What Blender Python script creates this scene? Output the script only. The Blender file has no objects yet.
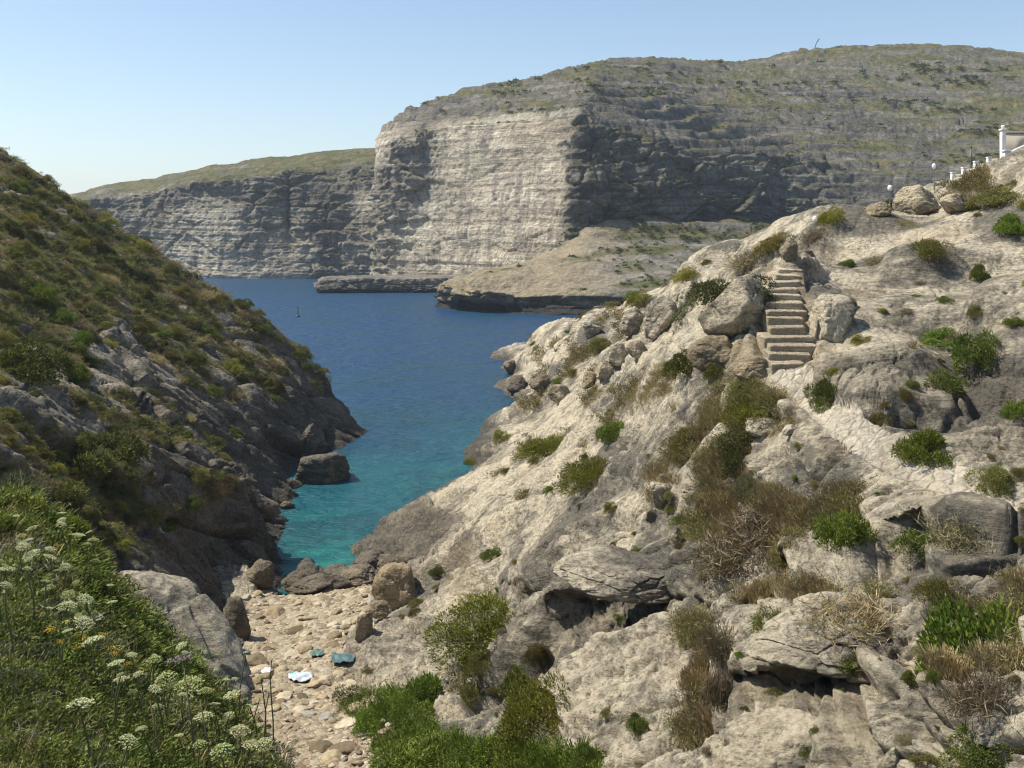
import bpy, math, random
import numpy as np
from mathutils import Vector, Matrix, Euler

random.seed(7)
rng = np.random.default_rng(11)
H = 15.0            # eye height above the sea
F = 1000.0          # focal length in photo pixels
HOR = 231.0         # photo row of the sea horizon
C = bpy.context.scene.collection
_cy = bpy.context.scene.cycles; _cy.use_denoising = True; _cy.filter_width = 1.15; _cy.max_bounces = 5; _cy.diffuse_bounces = 3; _cy.glossy_bounces = 2; _cy.transmission_bounces = 3; _cy.volume_bounces = 0
_cy.caustics_reflective = False; _cy.caustics_refractive = False; _cy.sample_clamp_indirect = 4.0; _cy.sample_clamp_direct = 12.0

def pt(u, v, D):
    return np.array([(u - 512.0) / F * D, D, H - (v - HOR) / F * D])
def proj(P):
    Y = np.maximum(P[..., 1], 0.05)
    return 512 + F * P[..., 0] / Y, HOR - F * (P[..., 2] - H) / Y

# ------------------------------------------------------------------ noise
def _hash(ix, iy, iz, seed):
    h = (ix.astype(np.uint32) * np.uint32(374761393) + iy.astype(np.uint32) * np.uint32(668265263)
         + iz.astype(np.uint32) * np.uint32(2147483647) + np.uint32((seed * 974634777) & 0xffffffff))
    h = (h ^ (h >> np.uint32(13))) * np.uint32(1274126177)
    h = (h ^ (h >> np.uint32(16))) * np.uint32(2246822519)
    return h ^ (h >> np.uint32(15))
def _h01(ix, iy, iz, seed):
    return _hash(ix, iy, iz, seed).astype(np.float64) / 4294967295.0
def noise3(P, seed=0):
    P = np.asarray(P, dtype=np.float64)
    i = np.floor(P).astype(np.int64); f = P - i
    w = f * f * f * (f * (f * 6 - 15) + 10)
    out = 0.0
    for dx in (0, 1):
        for dy in (0, 1):
            for dz in (0, 1):
                h = _hash(i[..., 0] + dx, i[..., 1] + dy, i[..., 2] + dz, seed)
                gx = ((h & 1023).astype(np.float64) / 511.5) - 1
                gy = (((h >> np.uint32(10)) & 1023).astype(np.float64) / 511.5) - 1
                gz = (((h >> np.uint32(20)) & 1023).astype(np.float64) / 511.5) - 1
                d = gx * (f[..., 0] - dx) + gy * (f[..., 1] - dy) + gz * (f[..., 2] - dz)
                wx = w[..., 0] if dx else 1 - w[..., 0]
                wy = w[..., 1] if dy else 1 - w[..., 1]
                wz = w[..., 2] if dz else 1 - w[..., 2]
                out = out + d * wx * wy * wz
    return out * 1.2
def fbm(P, oct=4, seed=0, gain=0.5, ridged=False):
    P = np.asarray(P); a = 1.0; s = 0.0; t = 0.0
    for k in range(oct):
        n = noise3(P * (2.03 ** k) + 17.3 * k, seed + k)
        if ridged: n = 1 - 2 * np.abs(n) * 1.3
        s = s + a * n; t += a; a *= gain
    return s / t
def voronoi(P, seed=0):
    """F1, F2 distances and a random value of the nearest cell"""
    P = np.asarray(P, dtype=np.float64)
    i = np.floor(P).astype(np.int64); f = P - i
    sh = P.shape[:-1]
    f1 = np.full(sh, 9.0); f2 = np.full(sh, 9.0); cid = np.zeros(sh)
    for dx in (-1, 0, 1):
        for dy in (-1, 0, 1):
            for dz in (-1, 0, 1):
                a, b, c = i[..., 0] + dx, i[..., 1] + dy, i[..., 2] + dz
                d = np.sqrt((dx + _h01(a, b, c, seed) - f[..., 0]) ** 2 + (dy + _h01(a, b, c, seed + 1) - f[..., 1]) ** 2
                            + (dz + _h01(a, b, c, seed + 2) - f[..., 2]) ** 2)
                near = d < f1
                f2 = np.where(near, f1, np.minimum(f2, d))
                cid = np.where(near, _h01(a, b, c, seed + 3), cid)
                f1 = np.where(near, d, f1)
    return f1, f2, cid
def facets(P, seed=0, tilt=1.3):
    """blocks with tilted planar faces: height in about -1..1, distance to the joint, value of the block"""
    P = np.asarray(P, dtype=np.float64)
    i = np.floor(P).astype(np.int64); f = P - i
    sh = P.shape[:-1]
    f1 = np.full(sh, 9.0); f2 = np.full(sh, 9.0); best = [np.zeros(sh) for _ in range(4)]
    for dx in (-1, 0, 1):
        for dy in (-1, 0, 1):
            for dz in (-1, 0, 1):
                a, b, c = i[..., 0] + dx, i[..., 1] + dy, i[..., 2] + dz
                o = [f[..., 0] - dx - _h01(a, b, c, seed), f[..., 1] - dy - _h01(a, b, c, seed + 1), f[..., 2] - dz - _h01(a, b, c, seed + 2)]
                d = np.sqrt(o[0] ** 2 + o[1] ** 2 + o[2] ** 2)
                near = d < f1
                f2 = np.where(near, f1, np.minimum(f2, d)); f1 = np.where(near, d, f1)
                for k in range(3): best[k] = np.where(near, o[k], best[k])
                best[3] = np.where(near, _h01(a, b, c, seed + 3), best[3])
    cid = best[3]
    r = [((cid * q) % 1.0) * 2 - 1 for q in (91.7, 173.3, 311.9)]
    h = (cid * 2 - 1) * 0.7 + tilt * (r[0] * best[0] + r[1] * best[1] + r[2] * best[2])
    return h, f2 - f1, cid
def sstep(a, b, x):
    t = np.clip((x - a) / (b - a), 0, 1)
    return t * t * (3 - 2 * t)

# ------------------------------------------------------------------ thin plate spline height
class TPS:
    def __init__(self, pts, lam=0.02):
        p = np.array(pts, dtype=np.float64); self.c = p[:, :2]; n = len(p)
        A = np.zeros((n + 3, n + 3)); A[:n, :n] = self.phi(self.c[:, None] - self.c[None]) + lam * np.eye(n)
        A[:n, n] = 1; A[:n, n + 1:] = self.c; A[n, :n] = 1; A[n + 1:, :n] = self.c.T
        self.w = np.linalg.solve(A, np.concatenate([p[:, 2], [0, 0, 0]]))
    def phi(self, d):
        r2 = (d ** 2).sum(-1) + 1e-9
        return 0.5 * r2 * np.log(r2)
    def __call__(self, X, Y):
        sh = X.shape; q = np.stack([X.ravel(), Y.ravel()], -1); out = np.empty(len(q)); n = len(self.c)
        for s in range(0, len(q), 60000):
            b = q[s:s + 60000]
            out[s:s + 60000] = self.phi(b[:, None] - self.c[None]) @ self.w[:n] + self.w[n] + b @ self.w[n + 1:]
        return out.reshape(sh)

def in_poly(u, v, poly):
    poly = np.array(poly, float); r = np.zeros(u.shape, bool); n = len(poly)
    for i in range(n):
        x1, y1 = poly[i]; x2, y2 = poly[(i + 1) % n]
        if y1 == y2: continue
        r ^= ((y1 > v) != (y2 > v)) & (u < (x2 - x1) * (v - y1) / (y2 - y1) + x1)
    return r
def poly_dist(u, v, poly, closed=True):
    poly = np.array(poly, float); d = np.full(u.shape, 1e9); n = len(poly)
    for i in range(n if closed else n - 1):
        a = poly[i]; b = poly[(i + 1) % n]; ab = b - a
        t = np.clip(((u - a[0]) * ab[0] + (v - a[1]) * ab[1]) / (ab @ ab + 1e-9), 0, 1)
        d = np.minimum(d, np.hypot(u - a[0] - t * ab[0], v - a[1] - t * ab[1]))
    return d
def soft(u, v, poly, w):
    d = poly_dist(u, v, poly); s = np.where(in_poly(u, v, poly), d, -d)
    return sstep(-w, w, s)

# ------------------------------------------------------------------ mesh helpers
def raw_mesh(name, verts, quads, mat, parent=None, attrs=None, smooth=True, tris=None):
    me = bpy.data.meshes.new(name)
    verts = np.ascontiguousarray(verts, dtype=np.float32).reshape(-1, 3)
    faces = []; starts = []
    nq = 0 if quads is None else len(quads); nt = 0 if tris is None else len(tris)
    loops = np.concatenate([np.asarray(x, dtype=np.int32).ravel() for x in (quads, tris) if x is not None])
    me.vertices.add(len(verts)); me.vertices.foreach_set("co", verts.ravel())
    me.loops.add(len(loops)); me.loops.foreach_set("vertex_index", loops)
    st = np.concatenate([np.arange(nq) * 4, nq * 4 + np.arange(nt) * 3]).astype(np.int32)
    me.polygons.add(nq + nt); me.polygons.foreach_set("loop_start", st)
    me.update(calc_edges=True)
    if smooth: me.polygons.foreach_set("use_smooth", np.ones(nq + nt, dtype=bool))
    for k, a in (attrs or {}).items():
        a = np.asarray(a, dtype=np.float32)
        at = me.attributes.new(k, 'FLOAT', 'POINT'); at.data.foreach_set("value", a.ravel())
    me.materials.append(mat)
    me.validate()
    o = bpy.data.objects.new(name, me); C.objects.link(o)
    if parent: o.parent = parent
    return o
def grid_quads(R, Cc, flip=False):
    i = np.arange(R * Cc).reshape(R, Cc)
    q = np.stack([i[:-1, :-1], i[:-1, 1:], i[1:, 1:], i[1:, :-1]], -1).reshape(-1, 4)
    return q[:, ::-1] if flip else q
def grid_normals(P):
    a = np.gradient(P, axis=0); b = np.gradient(P, axis=1)
    n = np.cross(b, a); n /= np.linalg.norm(n, axis=-1, keepdims=True) + 1e-12
    return n
def smooth2(a, k):
    ker = np.exp(-0.5 * (np.arange(-3 * k, 3 * k + 1) / k) ** 2); ker /= ker.sum()
    for ax in (0, 1):
        p = [(0, 0)] * a.ndim; p[ax] = (3 * k, 3 * k)
        b = np.pad(a, p, mode='edge')
        a = sum(w * np.take(b, np.arange(j, j + a.shape[ax]), axis=ax) for j, w in enumerate(ker))
    return a
def tag(o, label=None, cat=None, group=None, kind=None):
    if label: o['label'] = label
    if cat: o['category'] = cat
    if group: o['group'] = group
    if kind: o['kind'] = kind
    return o

# ------------------------------------------------------------------ node helper
class N:
    def __init__(self, name):
        self.m = bpy.data.materials.new(name); self.m.use_nodes = True
        self.t = self.m.node_tree; self.t.nodes.clear()
        self.out = self.n('ShaderNodeOutputMaterial')
    def n(self, typ, **kw):
        nd = self.t.nodes.new(typ)
        for k, v in kw.items():
            if isinstance(k, str) and hasattr(nd, k) and k not in nd.inputs: setattr(nd, k, v)
        return nd
    def link(self, a, b): self.t.links.new(a, b)
    def val(self, inp, v):
        if isinstance(v, bpy.types.NodeSocket): self.link(v, inp)
        elif isinstance(v, (tuple, list)) and inp.type == 'RGBA' and len(v) == 3: inp.default_value = (*v, 1)
        else: inp.default_value = v
    def noise(self, vec, scale, detail=5, rough=0.55, dist=0.0):
        nd = self.n('ShaderNodeTexNoise'); self.val(nd.inputs['Vector'], vec); nd.inputs['Scale'].default_value = scale
        nd.inputs['Detail'].default_value = detail; nd.inputs['Roughness'].default_value = rough; nd.inputs['Distortion'].default_value = dist
        return nd.outputs['Fac']
    def vor(self, vec, scale, feature='F1', out='Distance'):
        nd = self.n('ShaderNodeTexVoronoi', feature=feature); self.val(nd.inputs['Vector'], vec); nd.inputs['Scale'].default_value = scale
        return nd.outputs[out]
    def ramp(self, x, stops):
        nd = self.n('ShaderNodeValToRGB'); self.link(x, nd.inputs[0]); e = nd.color_ramp.elements
        while len(e) < len(stops): e.new(0.5)
        for el, (p, c) in zip(e, stops):
            el.position = p; el.color = (c, c, c, 1) if isinstance(c, (int, float)) else (*c, 1)
        return nd.outputs[0]
    def mix(self, f, a, b, mode='MIX'):
        nd = self.n('ShaderNodeMix', data_type='RGBA', blend_type=mode)
        self.val(nd.inputs[0], f); self.val(nd.inputs[6], a); self.val(nd.inputs[7], b)
        return nd.outputs[2]
    def math(self, op, a, b=0.0, clamp=False):
        nd = self.n('ShaderNodeMath', operation=op, use_clamp=clamp)
        self.val(nd.inputs[0], a); self.val(nd.inputs[1], b)
        return nd.outputs[0]
    def attr(self, name):
        nd = self.n('ShaderNodeAttribute'); nd.attribute_name = name
        return nd.outputs['Fac']
    def mapv(self, vec, scale=(1, 1, 1), rot=(0, 0, 0), loc=(0, 0, 0)):
        nd = self.n('ShaderNodeMapping'); self.link(vec, nd.inputs[0])
        nd.inputs['Scale'].default_value = scale; nd.inputs['Rotation'].default_value = rot; nd.inputs['Location'].default_value = loc
        return nd.outputs[0]
    def pos(self): return self.n('ShaderNodeNewGeometry').outputs['Position']
    def objco(self): return self.n('ShaderNodeTexCoord').outputs['Object']
    def bump(self, h, strength, dist, normal=None):
        nd = self.n('ShaderNodeBump'); self.val(nd.inputs['Height'], h)
        nd.inputs['Strength'].default_value = strength; nd.inputs['Distance'].default_value = dist
        if normal is not None: self.link(normal, nd.inputs['Normal'])
        return nd.outputs[0]
    def bsdf(self, color, rough=0.9, spec=0.2, normal=None, **kw):
        nd = self.n('ShaderNodeBsdfPrincipled'); self.val(nd.inputs['Base Color'], color)
        self.val(nd.inputs['Roughness'], rough); nd.inputs['Specular IOR Level'].default_value = spec
        for k, v in kw.items(): self.val(nd.inputs[k], v)
        if normal is not None: self.link(normal, nd.inputs['Normal'])
        return nd.outputs[0]
    def done(self, sh):
        self.link(sh, self.out.inputs[0]); return self.m

def rock_material(name, grey=(0.175, 0.160, 0.130), pale=(0.58, 0.51, 0.38), lichen=(0.115, 0.105, 0.085), amt=0.5, scale=1.0, bump=1.0, objspace=False, dip=(0, 0, 0)):
    n = N(name)
    p = n.objco() if objspace else n.pos()
    d = n.mapv(p, (0.35, 1.0, 1.6), dip)
    big = n.noise(p, 0.26 * scale, 7, 0.62, 0.5)
    med = n.noise(d, 1.3 * scale, 8, 0.68, 0.6)
    fin = n.noise(p, 8.0 * scale, 6, 0.72)
    mixv = n.math('ADD', n.math('MULTIPLY', big, 0.62), n.math('MULTIPLY', med, 0.38))
    c = n.mix(n.ramp(mixv, [(0.445, 0.0), (0.535, 1.0)]), grey, pale)
    c = n.mix(n.ramp(n.noise(p, 0.8 * scale, 6, 0.6, 0.3), [(0.55, 0.0), (0.70, 0.45)]), c, (0.47, 0.38, 0.25))
    lic = n.ramp(n.math('ADD', n.math('MULTIPLY', n.noise(p, 1.1 * scale, 6, 0.65), 0.5), n.math('MULTIPLY', fin, 0.5)), [(0.40, 1.0), (0.50, 0.0)])
    c = n.mix(n.math('MULTIPLY', lic, amt), c, lichen)
    streak = n.noise(n.mapv(p, (0.5, 2.2, 5.0), dip), 1.6 * scale, 5, 0.65)
    c = n.mix(n.ramp(streak, [(0.34, 0.55), (0.46, 0.0)]), c, (0.16, 0.145, 0.12))
    c = n.mix(1.0, c, n.ramp(fin, [(0.30, 0.66), (0.62, 1.14)]), 'MULTIPLY')
    holes = n.ramp(n.math('ADD', n.vor(n.mapv(p, (1.0, 1.3, 1.8), dip), 5.5 * scale), n.math('MULTIPLY', fin, 0.45)), [(0.30, 1.0), (0.40, 0.0)])
    c = n.mix(n.math('MULTIPLY', holes, n.ramp(n.noise(p, 0.9 * scale, 4), [(0.40, 0.15), (0.56, 0.85)])), c, (0.075, 0.066, 0.042))
    flk = n.ramp(n.noise(n.mapv(p, (0.6, 1.6, 2.4), dip), 7.0 * scale, 4, 0.7), [(0.60, 0.0), (0.70, 0.55)])
    c = n.mix(flk, c, (0.60, 0.55, 0.45))
    warm = n.math('MULTIPLY', n.attr('warm'), n.ramp(n.noise(p, 2.5 * scale, 4), [(0.3, 0.4), (0.6, 1.0)]), True)
    c = n.mix(warm, c, (0.39, 0.295, 0.175))
    soil = n.mix(n.ramp(n.noise(p, 3.0 * scale, 7, 0.72), [(0.35, 0.0), (0.65, 1.0)]), (0.105, 0.080, 0.045), (0.27, 0.20, 0.095))
    soil = n.mix(n.ramp(n.noise(p, 0.9 * scale, 6, 0.65), [(0.45, 0.0), (0.62, 0.65)]), soil, (0.075, 0.082, 0.028))
    c = n.mix(n.attr('veg'), c, soil)
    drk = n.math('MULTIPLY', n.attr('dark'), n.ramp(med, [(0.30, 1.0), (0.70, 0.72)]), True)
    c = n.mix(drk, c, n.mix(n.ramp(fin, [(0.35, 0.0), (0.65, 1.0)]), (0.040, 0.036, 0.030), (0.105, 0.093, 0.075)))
    hb = n.math('ADD', n.noise(p, 4.5 * scale, 9, 0.72), n.math('MULTIPLY', n.math('MINIMUM', n.vor(p, 6.0 * scale), 0.55), 0.5))
    hb = n.math('ADD', hb, n.math('MULTIPLY', streak, 0.8))
    b = n.bump(hb, 1.0 * bump, 0.20 / scale)
    b = n.bump(n.noise(p, 26 * scale, 5, 0.75), 0.6 * bump, 0.035 / scale, b)
    return n.done(n.bsdf(c, 0.93, 0.15, b))

# ------------------------------------------------------------------ heightfield terrain seen from the path
TERR = []     # (P grid, normals grid, attrs) of every terrain, for standing plants and stones on it
def height_terrain(ctrl, u0, u1, nu, d0, d1, nr, lam, extra=None, more=0):
    tps = TPS([np.array(c[1:]) if c[0] == 'w' else pt(*c) for c in ctrl], lam)
    U = np.concatenate([np.linspace(u0, u1, nu), u1 + np.cumsum(np.linspace(2.2, 12, more))]); nu = len(U)
    Ds = np.exp(np.linspace(math.log(d0), math.log(d1), 620))
    X = (U[None, :] - 512) / F * Ds[:, None]; Y = np.repeat(Ds[:, None], nu, 1)
    Z = tps(X, Y)
    if extra is not None: Z = extra(X, Y, Z)
    V = HOR - F * (Z - H) / Y
    dv = np.diff(V, axis=0)
    w = np.where(dv < 0, np.clip(-dv, 0, 12), np.clip(dv, 0, 3) * 0.25) + 0.30
    w = smooth2(w, 4)
    cum = np.vstack([np.zeros((1, nu)), np.cumsum(w, 0)])
    P = np.empty((nr, nu, 3))
    for j in range(nu):
        t = np.linspace(0, cum[-1, j], nr)
        P[:, j, 1] = np.interp(t, cum[:, j], Ds); P[:, j, 0] = (U[j] - 512) / F * P[:, j, 1]
        P[:, j, 2] = np.interp(P[:, j, 1], Ds, Z[:, j])
    return P, tps

def loft(rows, px_dense, nt, smooth_k=3):
    """rows: list of feature lines, each a list of (px, py, D) sorted by px; returns a grid of points"""
    L = []
    for r in rows:
        a = np.array(r, float)
        py = np.interp(px_dense, a[:, 0], a[:, 1]); D = np.interp(px_dense, a[:, 0], a[:, 2])
        L.append(np.stack([(px_dense - 512) / F * D, D, H - (py - HOR) / F * D], -1))
    L = np.array(L)
    seg = np.linalg.norm(np.diff(L, axis=0), axis=-1).mean(1)
    # rows are spaced by their share of the picture rather than by length
    vv = np.abs(np.diff(proj(L)[1], axis=0)).mean(1) + 0.02 * seg + 2
    t = np.concatenate([[0], np.cumsum(vv)]); t /= t[-1]
    td = np.linspace(0, 1, nt)
    out = np.empty((nt, len(px_dense), 3))
    for k in range(3):
        for i, tt in enumerate(td):
            j = min(np.searchsorted(t, tt, side='right') - 1, len(t) - 2)
            f = (tt - t[j]) / (t[j + 1] - t[j])
            out[i, :, k] = L[j, :, k] * (1 - f) + L[j + 1, :, k] * f
    return smooth2(out, smooth_k), td, t

# ================================================================== camera, light, air
scene = bpy.context.scene
cam = bpy.data.cameras.new('camera'); cam.sensor_width = 36.0; cam.lens = 36.0 * F / 1024.0
cam.shift_y = -(384 - HOR) / 1024.0
cam.clip_start = 0.1; cam.clip_end = 30000
camo = bpy.data.objects.new('camera', cam); C.objects.link(camo)
camo.location = (0, 0, H); camo.rotation_euler = (math.radians(90), 0, 0)
scene.camera = camo

SUN = Vector((-0.55, 0.07, 0.83)).normalized()          # towards the sun
elev = math.asin(SUN.z); azim = math.atan2(SUN.x, SUN.y)
world = bpy.data.worlds.new('World'); scene.world = world; world.use_nodes = True
wt = world.node_tree; bg = wt.nodes['Background']
sky = wt.nodes.new('ShaderNodeTexSky'); sky.sky_type = 'NISHITA'; sky.sun_disc = False
sky.sun_elevation = elev; sky.sun_rotation = azim
sky.altitude = 0; sky.air_density = 1.0; sky.dust_density = 0.6; sky.ozone_density = 0.7
wt.links.new(sky.outputs[0], bg.inputs[0]); bg.inputs[1].default_value = 0.11
sl = bpy.data.lights.new('sun', 'SUN'); sl.energy = 4.9; sl.angle = math.radians(0.53); sl.color = (1.0, 0.93, 0.80)
so = bpy.data.objects.new('sun', sl); C.objects.link(so); so.rotation_euler = SUN.to_track_quat('Z', 'Y').to_euler()
so.location = (-60, 20, 120)
vs = scene.view_settings; vs.view_transform = 'Standard'; vs.look = 'None'; vs.gamma = 1.0; vs.use_curve_mapping = False
vs.exposure = 0.55

# ================================================================== materials of the ground
M_SLOPE = rock_material('pale_limestone', amt=0.6, dip=(0.25, -0.55, 0.35))
M_HEAD = rock_material('weathered_limestone', grey=(0.135, 0.125, 0.105), pale=(0.33, 0.295, 0.23), amt=0.6, dip=(0.3, 0.6, -0.5))
M_BOULDER = rock_material('boulder_limestone', amt=0.4, objspace=False, scale=1.5)

# ================================================================== rocky slope on the right
SLOPE = [
 # beach and gully floor
 (300,572,44),(340,575,43.5),(240,612,38),(220,640,34),(300,640,33.5),(270,700,27.7),(330,700,28),(340,768,22.3),(250,768,22.5),(360,655,30.8),(400,768,21.5),
 ('w',-16,34,1.0),('w',-12,28,2.0),('w',-9,21,3.2),('w',-14,44,0.2),('w',-6,17,4.0),('w',-1,16,4.3),('w',0,12,5.5),('w',4,11.0,7.6),
 # water's edge
 (300,583,44.5),(358,549,46.8),(400,513,53.0),(470,457,66.0),(520,407,85.0),(507,374,104),(500,352,124),('w',-16,52,-1.5),('w',-9,54,-1.5),('w',-6,64,-2),('w',-4,90,-3),('w',-4,112,-2.5),('w',-1,130,-2),
 # crest towards the point
 (520,338,122),(560,322,110),(600,306,92),(640,291,74),(690,267,50),(730,264,39),(760,258,33),('w',8,122,-1),('w',16,108,2),('w',16,84,6),('w',17,60,9),('w',20,48,11),('w',30,90,0),
 # seaward face
 (560,413,64),(540,370,90),(600,360,62),(640,330,56),(660,303,50),(620,385,45),(600,450,34),(560,450,41),(560,490,31),(520,470,45),(480,470,54),(430,520,46),(470,535,37),(500,500,37),
 (650,440,26.5),(650,360,35),(700,330,29.5),(720,375,24.5),
 # stairs and path
 (785,369,21.9),(782,320,23.4),(780,268,25.0),(775,260,28),(740,380,23),(850,420,19),(920,472,17),(990,507,15.6),(1060,530,14.6),
 # bank above the path
 (823,352,22.6),(832,300,24.0),(836,270,25.2),(840,250,29),(880,214,34),(930,192,38),(1000,168,41),(1060,140,44),(1150,110,46),
 (900,245,28),(900,290,24.6),(900,345,22.0),(890,400,19.7),(960,240,29),(1000,260,26.5),(960,310,23.0),(960,345,21.8),(940,400,19.2),(1000,330,21.3),(1000,375,19.6),(1000,430,17.6),(1080,300,22),(1080,430,17),(1150,300,22),(1150,560,13),
 ('w',12,46,13.5),('w',16,58,14),('w',22,60,16),('w',30,60,17),('w',30,40,19),
 ('w',7.2,8.2,10.2),('w',9,11,11.6),('w',12,15,13.6),('w',17,21,16.3),('w',24,30,19),('w',12,10,13.2),
 # below the path
 (800,445,19.6),(760,470,20.6),(700,400,24.5),(700,470,22.0),(740,535,19.0),(680,540,21.0),(880,495,17.0),(830,540,17.0),(860,560,16.0),(960,535,14.6),(960,575,13.6),(1000,650,11.8),(1000,768,10.0),(1080,768,9.3),(900,600,14.3),(850,595,14.4),(850,640,13.7),(850,685,13.3),(770,660,15.0),(920,670,12.9),(850,768,12.2),
 (780,600,16.6),(800,768,12.9),(900,768,11.4),(900,700,12.6),(640,570,21.6),(620,640,19.6),(680,640,18.0),(640,700,17.3),(640,768,15.6),(720,700,15.6),(720,768,14.4),
 (560,560,25.6),(500,600,27.0),(470,600,29.3),(400,600,36.0),(370,640,32.5),(430,650,29.0),(390,690,27.4),(480,690,24.2),(420,740,22.4),(440,768,20.0),(540,768,17.8),(560,690,20.8),(560,640,22.6),
]
PATH = [(762,376),(785,366),(806,366),(815,380),(822,394),(850,407),(880,424),(906,446),(950,461),(1000,484),(1100,512),(1140,570),(1040,536),(960,505),(900,483),(860,460),(828,433),(796,409),(770,390)]
STAIR = [(764,264),(806,262),(814,366),(762,370)]
BEACH = [(262,592),(300,588),(340,584),(385,582),(372,604),(352,628),(345,660),(352,690),(385,725),(410,775),(420,900),(120,900),(190,640),(215,612)]
DRY = [(655,440),(690,405),(720,388),(760,386),(800,405),(820,420),(790,440),(760,455),(745,472),(760,492),(800,497),(830,498),(878,464),(893,468),(860,500),(866,525),(800,562),(760,564),(700,560),(670,545),(658,515),(650,480)]
DRY2 = [(945,605),(1060,570),(1060,735),(985,725),(962,690),(948,645)]
DRY3 = [(745,592),(880,588),(896,606),(820,618),(760,628)]
DRY4 = [(704,622),(728,608),(736,680),(720,790),(698,790)]
DRY5 = [(610,395),(650,372),(700,362),(690,385),(640,400),(600,420)]
NOTCH = [
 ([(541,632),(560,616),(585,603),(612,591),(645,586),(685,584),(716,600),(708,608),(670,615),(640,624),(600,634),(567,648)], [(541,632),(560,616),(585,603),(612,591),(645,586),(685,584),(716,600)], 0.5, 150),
 ([(754,580),(792,563),(830,553),(860,545),(900,545),(945,540),(940,558),(900,568),(860,577),(800,587),(765,594)], [(754,580),(792,563),(830,553),(860,545),(900,545),(945,540)], 0.7, 22),
 ([(732,716),(752,700),(784,684),(815,682),(865,697),(926,694),(908,726),(886,760),(850,750),(813,744),(775,742),(745,736)], [(732,716),(752,700),(784,684),(815,682),(865,697),(926,694)], 1.3, 200),
 ([(526,728),(545,721),(565,725),(568,772),(530,772)], [(526,728),(545,721),(565,725)], 1.3, 60),
 ([(440,600),(470,575),(520,580),(532,600),(520,625),(470,630)], [(440,600),(470,575),(520,580),(532,600)], 0.3, 40),
]
def build_slope():
    P, tps = height_terrain(SLOPE, 180, 1130, 560, 7.5, 150.0, 780, 0.03, more=90)
    u, v = proj(P); D = P[..., 1]
    nrm = grid_normals(P); nrm = smooth2(nrm, 4); nrm *= np.sign(nrm[..., 2:3]); nrm /= np.linalg.norm(nrm, axis=-1, keepdims=True)
    uw = u + 5 * noise3(P * 2.2, 51); vw = v + 4 * noise3(P * 2.2, 52)
    path = soft(uw, vw, PATH, 4); stair = soft(u, v, STAIR, 3); beach = soft(uw, vw, BEACH, 8) * (D < 46)
    veg = np.maximum.reduce([soft(u + 16 * noise3(P * 1.1, 5) , v + 12 * noise3(P * 1.1, 6), p, 7) for p in (DRY, DRY2, DRY3, DRY4, DRY5)])
    veg *= sstep(-0.16, 0.10, fbm(P * 0.9, 4, 33))
    vn = fbm(P * np.array([0.55, 0.35, 0.55]), 4, 31)
    far_veg = sstep(0.14, 0.26, vn + 0.10 * sstep(45, 80, D) - 0.22 * sstep(36, 28, D)) * sstep(1.5, 4, P[..., 2]) * (1 - path) * (1 - stair)
    veg = np.maximum(veg, 0.85 * far_veg)
    veg *= (1 - path) * (1 - stair) * (1 - beach)
    pathw = soft(u, v, PATH, 22)
    flat = 1 - np.maximum.reduce([path, pathw, stair, 0.85 * beach])
    amp = flat * (1 - 0.55 * veg)
    # bedding: the beds dip towards the water, joints cut across them
    T = np.array([-0.62, 0.55, -0.50]); T /= np.linalg.norm(T)
    e3 = np.cross(T, np.array([0.8, 0.5, 0.1])); e3 /= np.linalg.norm(e3); e3 *= np.sign(e3[2]); e2 = np.cross(e3, T)
    Q = np.stack([P @ T, P @ e2, P @ e3], -1)
    Qw = Q + 0.45 * np.stack([fbm(Q * 0.6, 3, 81), fbm(Q * 0.6, 3, 82), fbm(Q * 0.6, 3, 83)], -1)
    h1, c1, i1 = facets(Qw * np.array([0.13, 0.32, 0.48]), 3)
    h2, c2, i2 = facets(Qw * np.array([0.30, 0.9, 1.5]), 9)
    h3, c3, i3 = facets(Qw * np.array([1.5, 2.4, 3.4]), 13)
    rough = sstep(-0.02, 0.2, fbm(P * 0.22, 3, 60))
    cr = np.abs(noise3(Qw * np.array([0.16, 0.75, 0.9]), 62)); cr2 = np.abs(noise3(Qw * np.array([0.5, 0.35, 0.9]) + 9, 63))
    crack = 0.30 * sstep(0.035, 0.0, cr) + 0.22 * sstep(0.022, 0.0, cr2) + 0.10 * sstep(0.03, 0.0, np.abs(noise3(Qw * np.array([0.5, 2.0, 2.6]), 64)))
    pits = voronoi(Qw * 3.2, 30)[0]
    pm = sstep(0.05, 0.3, fbm(P * 0.4, 3, 61))
    plane = soft(u, v, [(345,560),(420,500),(480,450),(600,345),(690,345),(690,420),(650,500),(640,575),(540,590),(440,570)], 22)
    disp = smooth2((1 - 0.55 * plane) * (0.72 * h1 - 0.60 * sstep(0.06, 0.0, c1) + (0.35 + 0.75 * rough) * (0.22 * h2 - 0.20 * sstep(0.07, 0.0, c2))), 2) + (0.10 + 0.9 * rough) * (0.075 * h3 - 0.04 * sstep(0.12, 0, c3))
    karst = soft(u, v, [(340,620),(520,560),(760,560),(1024,540),(1024,800),(340,800)], 50)
    pm = np.maximum(pm, karst * 0.8)
    disp -= crack
    disp += 0.16 * plane * fbm(Q * np.array([0.25, 2.2, 2.2]), 4, 66, 0.6, True)
    disp += (0.05 + 0.08 * rough + 0.08 * karst) * fbm(Qw * np.array([0.8, 1.1, 2.2]), 6, 20, 0.58, True) + 0.4 * fbm(P * 0.3, 3, 71) - (0.17 + 0.15 * karst) * pm * sstep(0.42, 0.1, pits) - (0.09 + 0.08 * karst) * pm * sstep(0.40, 0.1, voronoi(Qw * 7.0, 35)[0]) + 0.045 * fbm(P * 5.0, 3, 73, 0.6, True)
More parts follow.
